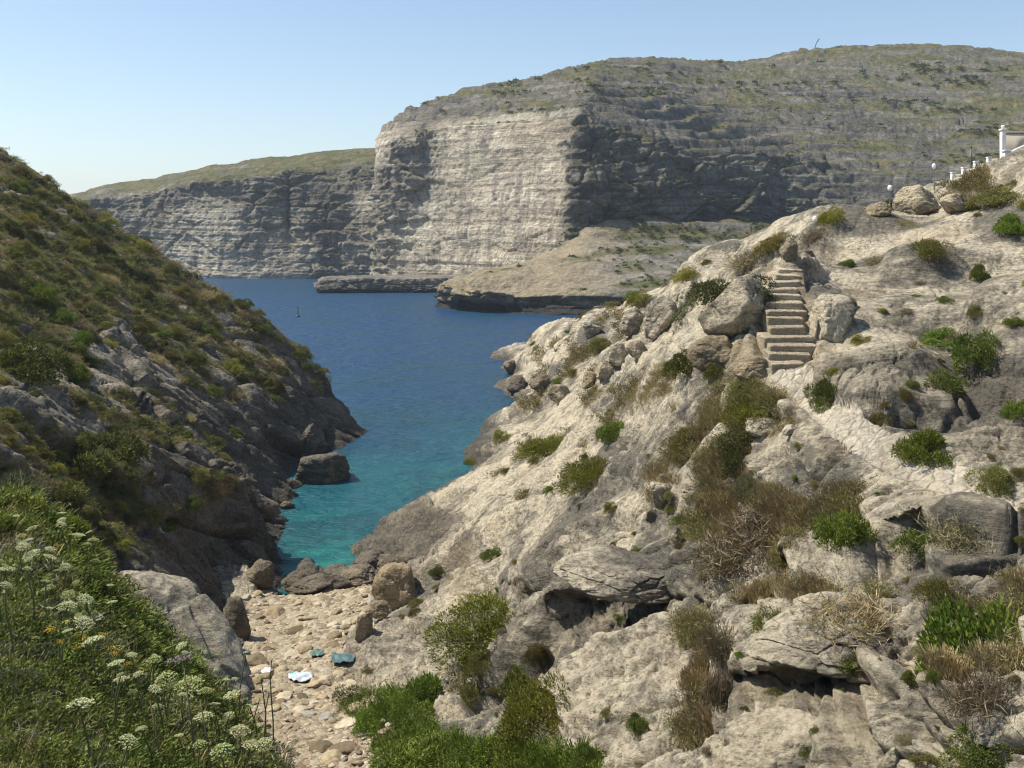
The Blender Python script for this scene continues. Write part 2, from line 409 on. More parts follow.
    disp = disp * (0.85 + 0.5 * sstep(45, 90, D)); disp = 0.3 * smooth2(disp, 1) + 0.7 * disp
    slab = soft(u, v, [(812,268),(838,232),(880,208),(930,188),(1130,150),(1130,345),(940,350),(830,372)], 14)
    disp = disp * (1 - slab) + slab * (0.55 * smooth2(disp, 3) + 0.22 * disp)
    P2 = P + nrm * (disp * amp)[..., None]
    P2[..., 2] += 0.025 * fbm(P * 3, 3, 74) * (1 - flat)
    P2[..., 2] -= 0.16 * stair
    warm = np.zeros_like(u); stain = np.zeros_like(u)
    un = u + 5 * noise3(P * 1.6, 91); vn2 = v + 5 * noise3(P * 1.6, 92)
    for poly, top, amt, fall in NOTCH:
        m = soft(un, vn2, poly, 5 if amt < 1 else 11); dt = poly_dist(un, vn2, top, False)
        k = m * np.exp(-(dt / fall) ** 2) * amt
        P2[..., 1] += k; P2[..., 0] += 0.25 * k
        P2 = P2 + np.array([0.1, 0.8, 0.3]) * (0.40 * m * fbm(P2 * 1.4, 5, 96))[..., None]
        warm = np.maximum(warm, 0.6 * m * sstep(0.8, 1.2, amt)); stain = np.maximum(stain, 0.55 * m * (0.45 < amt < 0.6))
    warm = np.maximum(warm, 0.55 * soft(un, vn2, [(725,345),(820,340),(830,372),(760,385),(725,378)], 12))
    warm = np.maximum(warm, 0.55 * stair)
    warm = np.maximum(warm, 0.4 * sstep(0.15, 0.4, fbm(P * 0.35, 3, 95)))
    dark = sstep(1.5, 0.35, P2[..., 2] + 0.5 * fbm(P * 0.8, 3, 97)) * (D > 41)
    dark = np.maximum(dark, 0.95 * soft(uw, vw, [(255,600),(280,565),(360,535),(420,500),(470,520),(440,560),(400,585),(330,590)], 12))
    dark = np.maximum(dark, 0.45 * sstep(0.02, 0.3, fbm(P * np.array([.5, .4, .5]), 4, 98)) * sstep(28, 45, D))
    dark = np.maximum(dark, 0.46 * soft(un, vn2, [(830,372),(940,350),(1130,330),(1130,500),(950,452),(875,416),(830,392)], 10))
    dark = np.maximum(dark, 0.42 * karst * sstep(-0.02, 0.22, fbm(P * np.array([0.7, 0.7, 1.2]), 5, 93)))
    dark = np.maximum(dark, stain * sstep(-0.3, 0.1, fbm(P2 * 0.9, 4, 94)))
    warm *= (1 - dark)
    P2[..., 2] = np.where(dark > 0.5, P2[..., 2] + 0.35 * fbm(P * 0.9, 4, 99, 0.6, True) * amp, P2[..., 2])
    R, Cc = u.shape
    q = grid_quads(R, Cc)
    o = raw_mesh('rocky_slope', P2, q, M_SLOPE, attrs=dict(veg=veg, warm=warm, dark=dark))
    tag(o, 'pale limestone slope rising to the right of the inlet', 'slope', kind='structure')
    # the trodden path and the stony beach are sheets of their own on the slope
    def sheet(name, mask, lift, mat, label, cat):
        fm = (mask[:-1, :-1] + mask[1:, 1:] + mask[:-1, 1:] + mask[1:, :-1]) / 4 > 0.5
        qq = q.reshape(R - 1, Cc - 1, 4)[fm]
        ids, inv = np.unique(qq, return_inverse=True)
        s = raw_mesh(name, (P2 + np.array([0, 0, 1]) * lift[..., None]).reshape(-1, 3)[ids], inv.reshape(-1, 4), mat)
        tag(s, label, cat, kind='structure')
    a1, a2, aid = voronoi(P * np.array([3.2, 3.2, 1.0]), 15)
    pl = -0.015 + sstep(0.5, 0.75, path) * 0.03 + sstep(0.5, 0.9, path) * (0.0 + 0.03 * aid - 0.03 * sstep(0.14, 0.0, a2 - a1) + 0.02 * fbm(P * 6, 3, 76))
    n = N('path_stone'); p = n.pos()
    c = n.mix(n.ramp(n.noise(p, 1.7, 8, 0.7), [(0.40, 0.0), (0.58, 1.0)]), (0.37, 0.335, 0.265), (0.545, 0.49, 0.39))
    jt = n.n('ShaderNodeTexVoronoi', feature='DISTANCE_TO_EDGE'); n.link(n.mapv(p, (1, 1, 0.4)), jt.inputs['Vector']); jt.inputs['Scale'].default_value = 4.2
    c = n.mix(n.ramp(n.math('ADD', jt.outputs['Distance'], n.math('MULTIPLY', n.noise(p, 9, 4), 0.10)), [(0.05, 0.4), (0.10, 0.0)]), c, (0.22, 0.19, 0.14))
    c = n.mix(1.0, c, n.ramp(n.noise(p, 11, 7, 0.75), [(0.32, 0.60), (0.60, 1.15)]), 'MULTIPLY')
    b = n.bump(n.math('ADD', n.noise(p, 9, 8, 0.75), n.math('MULTIPLY', n.math('MINIMUM', jt.outputs['Distance'], 0.15), 3.0)), 1.0, 0.08)
    c = n.mix(n.ramp(n.noise(p, 0.8, 5), [(0.48, 0.0), (0.62, 0.5)]), c, (0.40, 0.34, 0.24))
    sheet('footpath', path * (1 - stair), pl, n.done(n.bsdf(c, 0.95, 0.1, b)), 'worn pale stone footpath leading down from the stairs', 'path')
    b1, b2, bid = voronoi(P * 2.6, 25)
    bl = -0.015 + 0.03 * sstep(0.5, 0.7, beach) + sstep(0.5, 0.9, beach) * 0.22 * np.clip(0.5 - b1, 0, 1) * bid + 0.10 * np.clip(0.6 - voronoi(P * 5.5, 26)[0], 0, 1)
    n = N('beach_gravel'); p = n.pos()
    st = n.n('ShaderNodeTexVoronoi'); n.link(p, st.inputs['Vector']); st.inputs['Scale'].default_value = 4.5
    sep = n.n('ShaderNodeSeparateColor'); n.link(st.outputs['Color'], sep.inputs[0])
    c = n.ramp(sep.outputs[0], [(0.0, (0.15, 0.12, 0.08)), (0.35, (0.29, 0.24, 0.16)), (0.7, (0.38, 0.325, 0.23)), (1.0, (0.46, 0.41, 0.32))])
    c = n.mix(n.ramp(n.noise(p, 0.7, 5), [(0.40, 0.0), (0.65, 0.6)]), c, (0.34, 0.28, 0.19))
    c = n.mix(1.0, c, n.ramp(n.noise(p, 16, 5, 0.7), [(0.3, 0.7), (0.6, 1.1)]), 'MULTIPLY')
    b = n.bump(n.math('ADD', n.math('MULTIPLY', st.outputs['Distance'], -0.8), n.noise(p, 14, 5, 0.7)), 0.8, 0.1)
    sheet('beach', beach, bl, n.done(n.bsdf(c, 0.95, 0.1, b)), 'stony beach of tan pebbles at the head of the inlet', 'beach')
    TERR.append(dict(P=P2, veg=veg, path=path, beach=beach, dark=dark, stair=stair, name='slope'))
    return tps
slope_tps = build_slope()

# ================================================================== headland on the left
def w3(X, Y, Z): return ('w', X, Y, Z)
HEAD = [
 (-140,60,66),(0,158,69),(40,182,70),(80,209,71),(160,257,73),(220,291,74),(290,340,75),(330,385,75.5),(355,424,75.8),
 (361,440,73),(345,448,70),(318,470,64),(300,478,61),(290,498,56.6),(278,528,50.6),(272,560,45.8),(250,594,41.2),(228,625,37.5),('w',-10.0,33,1.6),('w',-8.6,28,2.2),('w',-8,24,3),
 ('w',-8.5,41,-1.0),('w',-9.5,46,-1.5),('w',-9.8,52,-1.8),('w',-10.5,58,-1.8),('w',-9,68,-2.5),('w',-8.5,76,-3),
 ('w',-11.7,45,3.2),('w',-13.6,45,5.0),('w',-16,45,6.8),('w',-20,45,9.2),('w',-24,45,12.6),('w',-32,45,19),
 ('w',-12.3,38,2.4),('w',-13.5,38,4.6),('w',-15,38,6.2),('w',-19,38,9.6),('w',-26,38,15),
 ('w',-14.2,58,2.4),('w',-16,58,4.5),('w',-20,58,7.8),('w',-25,58,11.8),('w',-32,58,17.6),('w',-40,58,24),
 ('w',-14,66,2.4),('w',-17,66,5.2),('w',-22,66,9.4),('w',-30,66,15.6),('w',-38,66,21.3),
 ('w',-11,30,3.5),('w',-13,30,5.6),('w',-16.4,31,8.8),('w',-21,30,12),('w',-12,22,6.5),('w',-17,22,10),
 ('w',-13,80,-1.5),('w',-17,86,-1.5),('w',-25,86,3.5),('w',-25,96,-2),('w',-35,88,9.5),('w',-40,104,-2),('w',-50,90,16),('w',-55,72,33),('w',-60,110,0),('w',-70,90,24),
]
def build_head():
    P, tps = height_terrain(HEAD, -170, 420, 400, 19.0, 112.0, 620, 0.03)
    u, v = proj(P); D = P[..., 1]
    nrm = grid_normals(P); nrm = smooth2(nrm, 4); nrm *= np.sign(nrm[..., 2:3]); nrm /= np.linalg.norm(nrm, axis=-1, keepdims=True)
    # beds follow the slope, ribs run down it towards the water
    T = np.array([0.55, 0.62, -0.56])
    along = P @ T; e2 = np.cross(T, [0.5, -0.1, 0.86]); e2 /= np.linalg.norm(e2); e3 = np.cross(T, e2)
    Q = np.stack([along * 0.38, P @ e2, P @ e3], -1)
    Qw = Q + 0.5 * np.stack([fbm(Q * 0.5, 3, 181), fbm(Q * 0.5, 3, 182), fbm(Q * 0.5, 3, 183)], -1)
    n1 = fbm(Q * np.array([0.5, 0.42, 0.42]), 4, 131)
    up = soft(u, v, [(-300,-300),(420,300),(340,372),(265,330),(200,318),(120,308),(60,360),(-20,350),(-300,400)], 34)
    veg = sstep(-0.10, 0.06, n1 + 1.0 * fbm(Q * np.array([1.2, 0.9, 0.9]), 4, 132) - 0.07 + 0.36 * up)
    veg *= sstep(2.6, 4.6, P[..., 2])
    veg = np.maximum(veg, 0.8 * soft(u + 10 * noise3(P * 0.8, 6), v, [(30,450),(110,440),(140,520),(120,560),(40,500)], 14))
    h1, c1, i1 = facets(Qw * np.array([0.38, 0.26, 0.36]), 103)
    h2, c2, i2 = facets(Qw * np.array([1.3, 0.8, 1.1]), 109)
    amp = 1 - 0.55 * veg
    disp = 0.55 * h1 - 0.5 * sstep(0.08, 0.0, c1) + 0.13 * h2 - 0.10 * sstep(0.10, 0.0, c2) - 0.35 * sstep(0.04, 0.0, np.abs(noise3(Qw * np.array([0.3, 0.45, 0.5]), 133))) + 0.17 * fbm(Qw * 0.9, 5, 120, 0.55, True) + 0.7 * fbm(P * 0.22, 3, 171) + 0.10 * fbm(P * 3, 3, 172)
    disp *= 0.34 + 0.5 * sstep(112, 95, D)
    P2 = P + nrm * (disp * amp)[..., None]
    # undercut wall above the inlet
    base = sstep(4.2, 2.2, P[..., 2]) * sstep(-0.2, 0.8, P[..., 2])
    P2[..., 0] -= 0.5 * base * (0.6 + fbm(P * 0.4, 3, 190))
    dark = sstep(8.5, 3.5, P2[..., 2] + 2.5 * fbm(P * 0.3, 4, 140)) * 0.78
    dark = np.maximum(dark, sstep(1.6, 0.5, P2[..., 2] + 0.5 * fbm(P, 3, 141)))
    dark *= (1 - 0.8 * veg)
    warm = 0.45 * sstep(0.12, 0.35, fbm(P * 0.3, 3, 142)) * (1 - dark)
    R, Cc = u.shape
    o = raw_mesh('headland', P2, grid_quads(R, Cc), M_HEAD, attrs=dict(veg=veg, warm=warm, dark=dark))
    tag(o, 'steep scrubby limestone headland on the shaded side of the inlet', 'headland', kind='structure')
    TERR.append(dict(P=P2, veg=veg, dark=dark, name='head'))
build_head()

# ================================================================== flower bank beside the camera
BANK = [
 (-60,474,12),(0,482,11.5),(60,530,11.6),(100,588,11.4),(150,640,11.2),(190,684,10.9),(236,728,10.2),(262,750,9.6),(292,772,9.2),
 (0,560,8.2),(0,650,6.6),(0,768,5.2),(100,650,8.2),(100,768,6.0),(200,768,7.2),(150,690,8.8),(60,600,8.8),(-150,560,7),(-150,768,4.6),
 ('w',-9,14,11.3),('w',-7.5,15,9.0),('w',-5.2,15,7.0),('w',-4,14.4,6.8),('w',-3,12,7.8),('w',-2.2,10,9),('w',-8,20,5.5),('w',-4,19,3.6),
 ('w',-1.4,8.2,9.9),('w',0,3,12.6),('w',0.5,6,11.0),('w',2,4,11.6),('w',1,9,8.5),('w',-2,5,12.0),('w',-5,3,13.6),('w',-9,6,13.8),('w',-12,12,13.0),('w',-14,17,11),
]
def build_bank():
    P, tps = height_terrain(BANK, -220, 470, 300, 3.2, 20.0, 320, 0.02)
    u, v = proj(P)
    nrm = grid_normals(P); nrm *= np.sign(nrm[..., 2:3])
    P = P - np.array([0, 0, 0.20])
    P2 = P + nrm * (0.16 * fbm(P * 0.9, 4, 201) + 0.05 * fbm(P * 4, 3, 202))[..., None]
    R, Cc = u.shape
    n = N('bank_soil'); p = n.pos()
    c = n.mix(n.ramp(n.noise(p, 2.2, 7, 0.65), [(0.35, 0.0), (0.62, 1.0)]), (0.055, 0.045, 0.026), (0.13, 0.105, 0.06))
    c = n.mix(n.ramp(n.noise(p, 0.9, 5), [(0.42, 0.0), (0.6, 0.8)]), c, (0.05, 0.065, 0.02))
    o = raw_mesh('bank', P2, grid_quads(R, Cc), n.done(n.bsdf(c, 0.95, 0.1, n.bump(n.noise(p, 14, 7, 0.75), 0.9, 0.08))))
    tag(o, 'overgrown soil bank beside the viewpoint', 'bank', kind='structure')
    TERR.append(dict(P=P2, veg=np.ones_like(u), name='bank'))
build_bank()

# ================================================================== far shore
def cliff_material(name, white):
    n = N(name); p = n.pos()
    warp = n.noise(n.mapv(p, (0.02, 0.02, 0.05)), 1.0, 4)
    off = n.n('ShaderNodeVectorMath', operation='MULTIPLY_ADD')
    n.link(warp, off.inputs[0]); off.inputs[1].default_value = (0, 0, 7); n.link(p, off.inputs[2])
    q = off.outputs[0]
    st = n.noise(n.mapv(q, (0.018, 0.018, 0.42)), 1.0, 7, 0.65)
    st2 = n.noise(n.mapv(q, (0.03, 0.03, 0.09)), 1.0, 5, 0.6)
    rk = n.noise(p, 0.22, 8, 0.7, 0.5); fn = n.noise(p, 1.1, 5, 0.7)
    drip = n.noise(n.mapv(p, (0.35, 0.35, 0.03)), 1.0, 6, 0.65)
    c = n.mix(n.ramp(rk, [(0.36, 0.0), (0.62, 1.0)]), (0.085, 0.080, 0.070), (0.245, 0.225, 0.19))
    w = n.mix(n.ramp(st2, [(0.38, 0.0), (0.60, 1.0)]), (0.385, 0.335, 0.255), (0.61, 0.545, 0.425))
    w = n.mix(n.ramp(st, [(0.40, 0.55), (0.47, 0.0)]), w, (0.30, 0.24, 0.175))
    w = n.mix(n.ramp(st, [(0.56, 0.0), (0.66, 0.8)]), w, (0.65, 0.60, 0.48))
    w = n.mix(n.ramp(n.math('ADD', n.math('MULTIPLY', drip, 0.7), n.math('MULTIPLY', rk, 0.3)), [(0.41, 0.75), (0.51, 0.0)]), w, (0.25, 0.225, 0.19))
    c = n.mix(n.ramp(st, [(0.40, 0.7), (0.52, 0.0)]), c, (0.10, 0.094, 0.086))
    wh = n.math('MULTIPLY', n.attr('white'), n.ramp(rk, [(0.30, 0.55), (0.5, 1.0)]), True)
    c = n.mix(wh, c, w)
    c = n.mix(n.math('MULTIPLY', n.attr('warm'), n.ramp(rk, [(0.3, 0.6), (0.6, 1.0)]), True), c, (0.315, 0.26, 0.17))
    c = n.mix(1.0, c, n.ramp(fn, [(0.32, 0.62), (0.62, 1.18)]), 'MULTIPLY')
    vg = n.mix(n.ramp(n.noise(p, 0.12, 6, 0.65), [(0.40, 0.0), (0.60, 1.0)]), (0.17, 0.145, 0.075), (0.100, 0.108, 0.044))
    vg = n.mix(n.ramp(n.noise(p, 0.45, 6, 0.7), [(0.46, 0.0), (0.58, 0.8)]), vg, (0.060, 0.062, 0.028))
    c = n.mix(n.attr('veg'), c, vg)
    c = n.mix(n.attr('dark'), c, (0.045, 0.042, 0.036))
    hb = n.math('ADD', n.math('MULTIPLY', rk, 1.2), n.math('ADD', n.math('MULTIPLY', fn, 0.4), n.math('MULTIPLY', st, 0.8)))
    return n.done(n.bsdf(c, 0.95, 0.1, n.bump(hb, 0.9, 1.6)))
M_CLIFF = cliff_material('far_cliff_rock', True)

def strata(z, P, seed, period, warp=2.0):
    """ledge profile: risers and treads repeating up the face"""
    zz = (z + warp * fbm(P * np.array([0.012, 0.012, 0.03]), 3, seed)) / period
    i = np.floor(zz); f = zz - i
    r = np.interp(i % 64, np.arange(64), np.random.default_rng(seed).random(64))
    return r, f
def cliff_grid(name, rows, px, nt, k, label, seed, white_fn, blocky=1.0, face=(0, -1, 0), vegbias=0.0, terrace=0.0):
    P, td, tr = loft(rows, px, nt, k)
    nrm = grid_normals(P)
    if (nrm[nt // 2, len(px) // 2] @ np.array(face)) < 0: nrm = -nrm
    nrm = smooth2(nrm, 3); nrm /= np.linalg.norm(nrm, axis=-1, keepdims=True) + 1e-9
    steep = sstep(0.75, 0.35, nrm[..., 2])
    u, v = proj(P)
    z = P[..., 2]
    r1, f1_ = strata(z, P, seed, 5.5, 5.0); r2, f2_ = strata(z, P, seed + 1, 1.9, 3.0)
    out = (r1 - 0.5) * 1.6 + (r2 - 0.5) * 0.8 - 0.9 * sstep(0.18, 0.0, f2_)
    gul = fbm(P * np.array([0.05, 0.05, 0.012]), 4, seed + 4, 0.55, True)
    hb, cb, bid = facets(P * np.array([0.085, 0.085, 0.15]), seed + 5); hc, cc, bi2 = facets(P * np.array([0.25, 0.25, 0.45]), seed + 8)
    crag = fbm(P * 0.11, 5, seed + 6, 0.6, True)
    w = white_fn(u, v, P)
    d = out * (0.9 - 0.62 * w) + (1.8 - 1.4 * w) * gul * 1.3 + blocky * (1 - 0.86 * w) * (1.5 * hb - 1.2 * sstep(0.10, 0, cb) + 0.75 * hc - 0.5 * sstep(0.12, 0, cc) + 1.8 * crag) + (0.7 - 0.35 * w) * fbm(P * 0.5, 4, seed + 7)
    sgn = sstep(0, 0.04, td)[:, None] * np.ones_like(u)
    P2 = P + nrm * (d * (0.25 + 0.75 * steep) * sgn)[..., None]
    if terrace:
        per = 3.2 + 0 * z
        zz = (z + 9.0 * fbm(P * np.array([0.012, 0.012, 0.0]), 4, seed + 9)) / per
        f = zz - np.floor(zz)
        P2[..., 2] += (1 - steep) * terrace * (sstep(0.55, 1.0, f) - f) * per * (0.4 + 0.9 * sstep(-0.1, 0.25, fbm(P * np.array([0.03, 0.03, 0.06]), 3, seed + 10)))
    n2 = grid_normals(P2); n2 *= np.sign((n2 * nrm).sum(-1, keepdims=True))
    veg = sstep(0.62, 0.74, n2[..., 2] + 0.9 * fbm(P * np.array([0.05, 0.05, 0.30]), 6, seed + 11, 0.62) + vegbias)
    return P2, u, v, veg, w

# main massif
rows = [
 [(376,292,300),(382,288,292),(440,290,278),(500,293,262),(560,296,244),(600,297,246),(700,294,256),(780,291,263),(860,292,255),(1024,297,235),(1300,308,200)],
 [(376,277,300),(382,277,292),(440,277,280),(500,274,262),(560,259,245),(575,243,244),(620,236,247),(700,241,256),(780,246,263),(860,250,254),(1024,250,236),(1300,240,205)],
 [(376,215,302),(382,214,294),(440,205,283),(500,198,265),(560,190,248),(575,180,245),(620,180,247),(700,195,256),(780,200,264),(860,208,262),(1024,215,245),(1300,200,215)],
 [(376,165,304),(382,152,297),(395,140,292),(440,127,288),(500,121,270),(560,118,254),(580,112,254),(620,126,256),(700,152,264),(780,152,274),(860,168,272),(940,180,264),(1024,182,256),(1300,160,230)],
 [(376,150,308),(384,132,306),(400,118,304),(440,106,306),(500,97,300),(560,92,290),(590,86,292),(640,92,300),(700,104,310),(780,106,325),(860,118,325),(940,128,318),(1024,130,310),(1300,110,290)],
 [(376,141,318),(384,126,318),(392,121,318),(410,107,322),(440,95,335),(470,86,345),(530,78,360),(560,68,372),(600,59,385),(660,56,400),(740,60,420),(770,56,425),(800,48,430),(850,43,430),(940,42,430),(1024,50,420),(1300,80,380)],
 [(376,160,345),(440,118,400),(560,95,450),(660,75,480),(800,70,520),(940,66,520),(1300,100,470)],
 [(376,260,370),(440,240,460),(560,240,520),(800,235,620),(1300,235,560)],
]
pxs = np.concatenate([np.linspace(376, 620, 230), np.linspace(621.2, 1120, 360), np.linspace(1123, 1300, 40)])
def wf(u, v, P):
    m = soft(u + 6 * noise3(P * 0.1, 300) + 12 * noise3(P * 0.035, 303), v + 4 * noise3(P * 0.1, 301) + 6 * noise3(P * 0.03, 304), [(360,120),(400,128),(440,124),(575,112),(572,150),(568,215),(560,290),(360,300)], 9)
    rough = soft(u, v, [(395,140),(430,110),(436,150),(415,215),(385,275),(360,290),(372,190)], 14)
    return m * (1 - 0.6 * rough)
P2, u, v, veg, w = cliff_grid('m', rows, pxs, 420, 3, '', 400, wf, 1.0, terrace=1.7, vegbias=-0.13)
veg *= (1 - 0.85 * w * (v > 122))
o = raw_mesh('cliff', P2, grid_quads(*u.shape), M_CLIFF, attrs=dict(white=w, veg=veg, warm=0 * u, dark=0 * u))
tag(o, 'tall cliff with a white stratified face and terraced scrubland above', 'cliff', kind='structure')
TERR.append(dict(P=P2, veg=veg, name='far'))

# lower cliffs beyond, left of the white face
rows = [
 [(-60,272,380),(40,276,350),(150,280,330),(225,281,316),(300,281,313),(345,281,312),(385,281,308),(430,281,306)],
 [(-60,262,382),(40,268,352),(150,272,333),(225,270,318),(285,262,316),(300,262,314),(345,262,313),(385,262,309),(430,262,306)],
 [(-60,240,384),(40,235,354),(150,228,336),(225,215,322),(285,208,322),(292,206,330),(300,205,318),(345,205,318),(385,205,313),(430,205,310)],
 [(-60,225,388),(40,206,362),(80,199,352),(150,189,342),(225,177,328),(300,168,326),(345,164,328),(385,161,320),(430,160,316)],
 [(-60,216,405),(40,202,385),(80,194.5,380),(150,182,372),(225,168.5,362),(300,159,360),(345,154.5,360),(385,152,352),(430,150,348)],
 [(-60,212,420),(40,199,410),(80,191,405),(110,184,402),(150,177,400),(200,167,396),(225,163,395),(260,157,392),(300,153,392),(320,151,392),(350,148,392),(378,146,388),(430,140,380)],
 [(-60,232,520),(150,200,500),(300,180,490),(430,170,480)],
 [(-60,233,640),(150,233,640),(430,233,620)],
]
pxs = np.linspace(-60, 430, 420)
def wf2(u, v, P):
    return 0.85 * sstep(184, 194, v + 8 * noise3(P * 0.08, 302)) * sstep(-0.25, 0.2, fbm(P * np.array([0.03, 0.03, 0.008]), 3, 305))
P2, u, v, veg, w = cliff_grid('l', rows, pxs, 260, 3, '', 500, wf2, 0.6, terrace=0.8, vegbias=-0.10)
veg *= (1 - 0.6 * w)
o = raw_mesh('cliff', P2, grid_quads(*u.shape), M_CLIFF, attrs=dict(white=w, veg=veg, warm=0 * u, dark=0 * u))
tag(o, 'long grey cliff receding beyond the bay to the left of the white face', 'cliff', kind='structure')

# low rock shelf at the foot of the white face, and the pale platform in front
rows = [
 [(318,295,242),(322,294,242),(400,294,244),(455,294,246),(500,296,246)],
 [(318,288,243.5),(322,279,243.5),(400,278,245),(455,277.5,247),(500,277,247)],
 [(318,284,255),(324,277,256),(400,276.6,264),(455,276,264),(500,276,262)],
 [(318,281,292),(324,277,298),(400,276,290),(455,275,284),(500,274,270)],
]
P2, u, v, veg, w = cliff_grid('s', rows, np.linspace(318, 500, 190), 60, 1, '', 600, lambda u, v, P: 0.10 + 0 * u, 0.35)
dk = sstep(1.4, 0.4, P2[..., 2])
o = raw_mesh('shelf', P2, grid_quads(*u.shape), M_CLIFF, attrs=dict(white=w, veg=0 * u, warm=0 * u, dark=dk))
tag(o, 'low flat-topped rock shelf below the white cliff face', 'shelf', kind='structure')

rows = [
 [(440,312,200),(446,312.5,190),(480,316,181),(520,318,178),(560,320,176),(640,322,172),(780,330,160)],
 [(440,307,201),(448,304.5,193),(480,307,185),(520,309,182),(560,310,179),(640,312,175),(780,317,163)],
 [(440,298,202),(447,287,194),(480,292,186),(520,296,184),(560,296,181),(640,292,178),(780,290,166)],
 [(440,290,204),(449,279.5,197),(480,278,194),(520,278,193),(560,276,192),(640,276,188),(780,276,180)],
 [(440,290,214),(456,278,212),(480,271.5,214),(520,264,216),(560,256,219),(590,249,222),(640,248,222),(780,258,220)],
 [(440,290,232),(470,277,240),(510,270,244),(560,253,236),(585,241,234),(640,239,235),(700,243,238),(780,250,243)],
 [(440,290,250),(470,277,262),(510,270,266),(560,248,242),(590,226,242),(640,212,247),(700,216,253),(780,222,259)],
]
P2, u, v, veg, w = cliff_grid('p', rows, np.linspace(440, 780, 300), 170, 2, '', 700, lambda u, v, P: 0.12 + 0 * u, 0.6, terrace=0.6)
dk = sstep(2.4, 1.0, P2[..., 2] + 1.4 * fbm(P2 * 0.2, 3, 710))
P2[..., 1] += 3.0 * sstep(3.4, 2.0, P2[..., 2]) * (0.6 + fbm(P2 * 0.15, 3, 711))
wm = sstep(650, 560, u + 30 * fbm(P2 * 0.06, 3, 712)) * 0.9 * (1 - dk)
veg = sstep(0.05, 0.25, fbm(P2 * np.array([0.09, 0.05, 0.3]), 6, 714, 0.65) + 0.26 * sstep(540, 680, u) - 0.05) * sstep(296, 284, v)
o = raw_mesh('platform', P2, grid_quads(*u.shape), M_CLIFF, attrs=dict(white=w, veg=veg, warm=wm, dark=dk))
tag(o, 'sloping tan rock platform running down to the water', 'platform', kind='structure')
TERR.append(dict(P=P2, veg=veg, name='plat'))

# ================================================================== the sea
n = N('sea_water'); p = n.pos()
sx = n.n('ShaderNodeSeparateXYZ'); n.link(p, sx.inputs[0])
wob = n.noise(p, 0.07, 4, 0.55)
t = n.math('ADD', n.math('DIVIDE', sx.outputs[1], 160.0), n.math('MULTIPLY', n.math('SUBTRACT', wob, 0.5), 0.28))
t = n.math('ADD', t, n.math('MULTIPLY', sx.outputs[0], -0.006))
c = n.ramp(t, [(0.27, (0.014, 0.185, 0.150)), (0.36, (0.007, 0.105, 0.110)), (0.52, (0.005, 0.052, 0.100)), (0.75, (0.006, 0.042, 0.108)), (1.0, (0.007, 0.042, 0.110))])
weed = n.ramp(n.noise(p, 0.12, 6, 0.62, 0.6), [(0.48, 0.0), (0.58, 0.7)])
c = n.mix(weed, c, (0.006, 0.050, 0.075))
wv = n.noise(n.mapv(p, (0.9, 1.5, 1)), 1.0, 6, 0.62, 0.3)
wv2 = n.noise(n.mapv(p, (0.16, 0.3, 1)), 1.0, 4, 0.6, 0.2)
wv3 = n.noise(n.mapv(p, (0.35, 0.75, 1), (0, 0, 0.4)), 1.0, 5, 0.6, 0.5)
b = n.bump(wv, 0.8, 0.5); b = n.bump(wv3, 0.7, 0.9, b); b = n.bump(wv2, 0.4, 1.2, b)
xs = [-2200, -600, -120, -40, 0, 40, 120, 600, 2200]; ys = [20, 40, 60, 90, 130, 200, 400, 1000, 2600]
g = np.array([[(x, y, 0.0) for x in xs] for y in ys])
sea = raw_mesh('sea', g, grid_quads(len(ys), len(xs)), n.done(n.bsdf(c, 0.34, 0.4, b, IOR=1.33)))
tag(sea, 'blue sea turning turquoise in the inlet', 'sea', kind='structure')

# ================================================================== finding the ground under a point of the view
_zb = np.full((262, 350), 1e9); _zi = np.full((262, 350), -1, int); _zt = np.full((262, 350), -1, int)
for ti, T_ in enumerate(TERR):
    Pg = T_['P']; n_ = grid_normals(Pg); n_ *= np.sign(n_[..., 2:3] + 1e-9)
    T_['N'] = n_; T_['uv'] = proj(Pg)
    uu, vv = [a.ravel() for a in T_['uv']]; dd = Pg[..., 1].ravel()
    cu = np.floor(uu / 3).astype(int); cv = np.floor(vv / 3).astype(int)
    ok = np.where((cu >= 0) & (cu < 350) & (cv >= 0) & (cv < 262))[0]
    order = ok[np.argsort(-dd[ok])]
    near = dd[order] < _zb[cv[order], cu[order]]
    order = order[near]
    _zb[cv[order], cu[order]] = dd[order]; _zi[cv[order], cu[order]] = order; _zt[cv[order], cu[order]] = ti
def ground(u, v):
    a, b = int(v // 3), int(u // 3)
    best = None
    for r in range(0, 8):
        for y in range(max(0, a - r), min(262, a + r + 1)):
            for x in range(max(0, b - r), min(350, b + r + 1)):
                if _zi[y, x] >= 0 and (best is None or abs(y - a) + abs(x - b) < best[0]): best = (abs(y - a) + abs(x - b), y, x)
        if best: break
    if not best: return None
    T_ = TERR[_zt[best[1], best[2]]]; k = _zi[best[1], best[2]]
    return T_['P'].reshape(-1, 3)[k].copy(), T_['N'].reshape(-1, 3)[k].copy(), T_, k
def visible_pick(name, cond, count, mindist=0.0, rngx=rng):
    """vertices of a terrain that face the view, spread by their share of the picture"""
    ti = [i for i, t in enumerate(TERR) if t['name'] == name][0]; T_ = TERR[ti]
    cells = np.argwhere(_zt == ti); rngx.shuffle(cells)
    out = []; pts = []
    Pf = T_['P'].reshape(-1, 3); Nf = T_['N'].reshape(-1, 3)
    for y, x in cells:
        k = _zi[y, x]; p = Pf[k]
        if not cond(p, x * 3 + 1.5, y * 3 + 1.5, T_, k): continue
        if mindist:
            md = mindist * p[1]
            if any(abs(p[0] - q[0]) < md and abs(p[1] - q[1]) < 2 * md and abs(p[2] - q[2]) < md for q in pts): continue
        out.append((p.copy(), Nf[k].copy(), k)); pts.append(p)
        if len(out) >= count: break
    return out

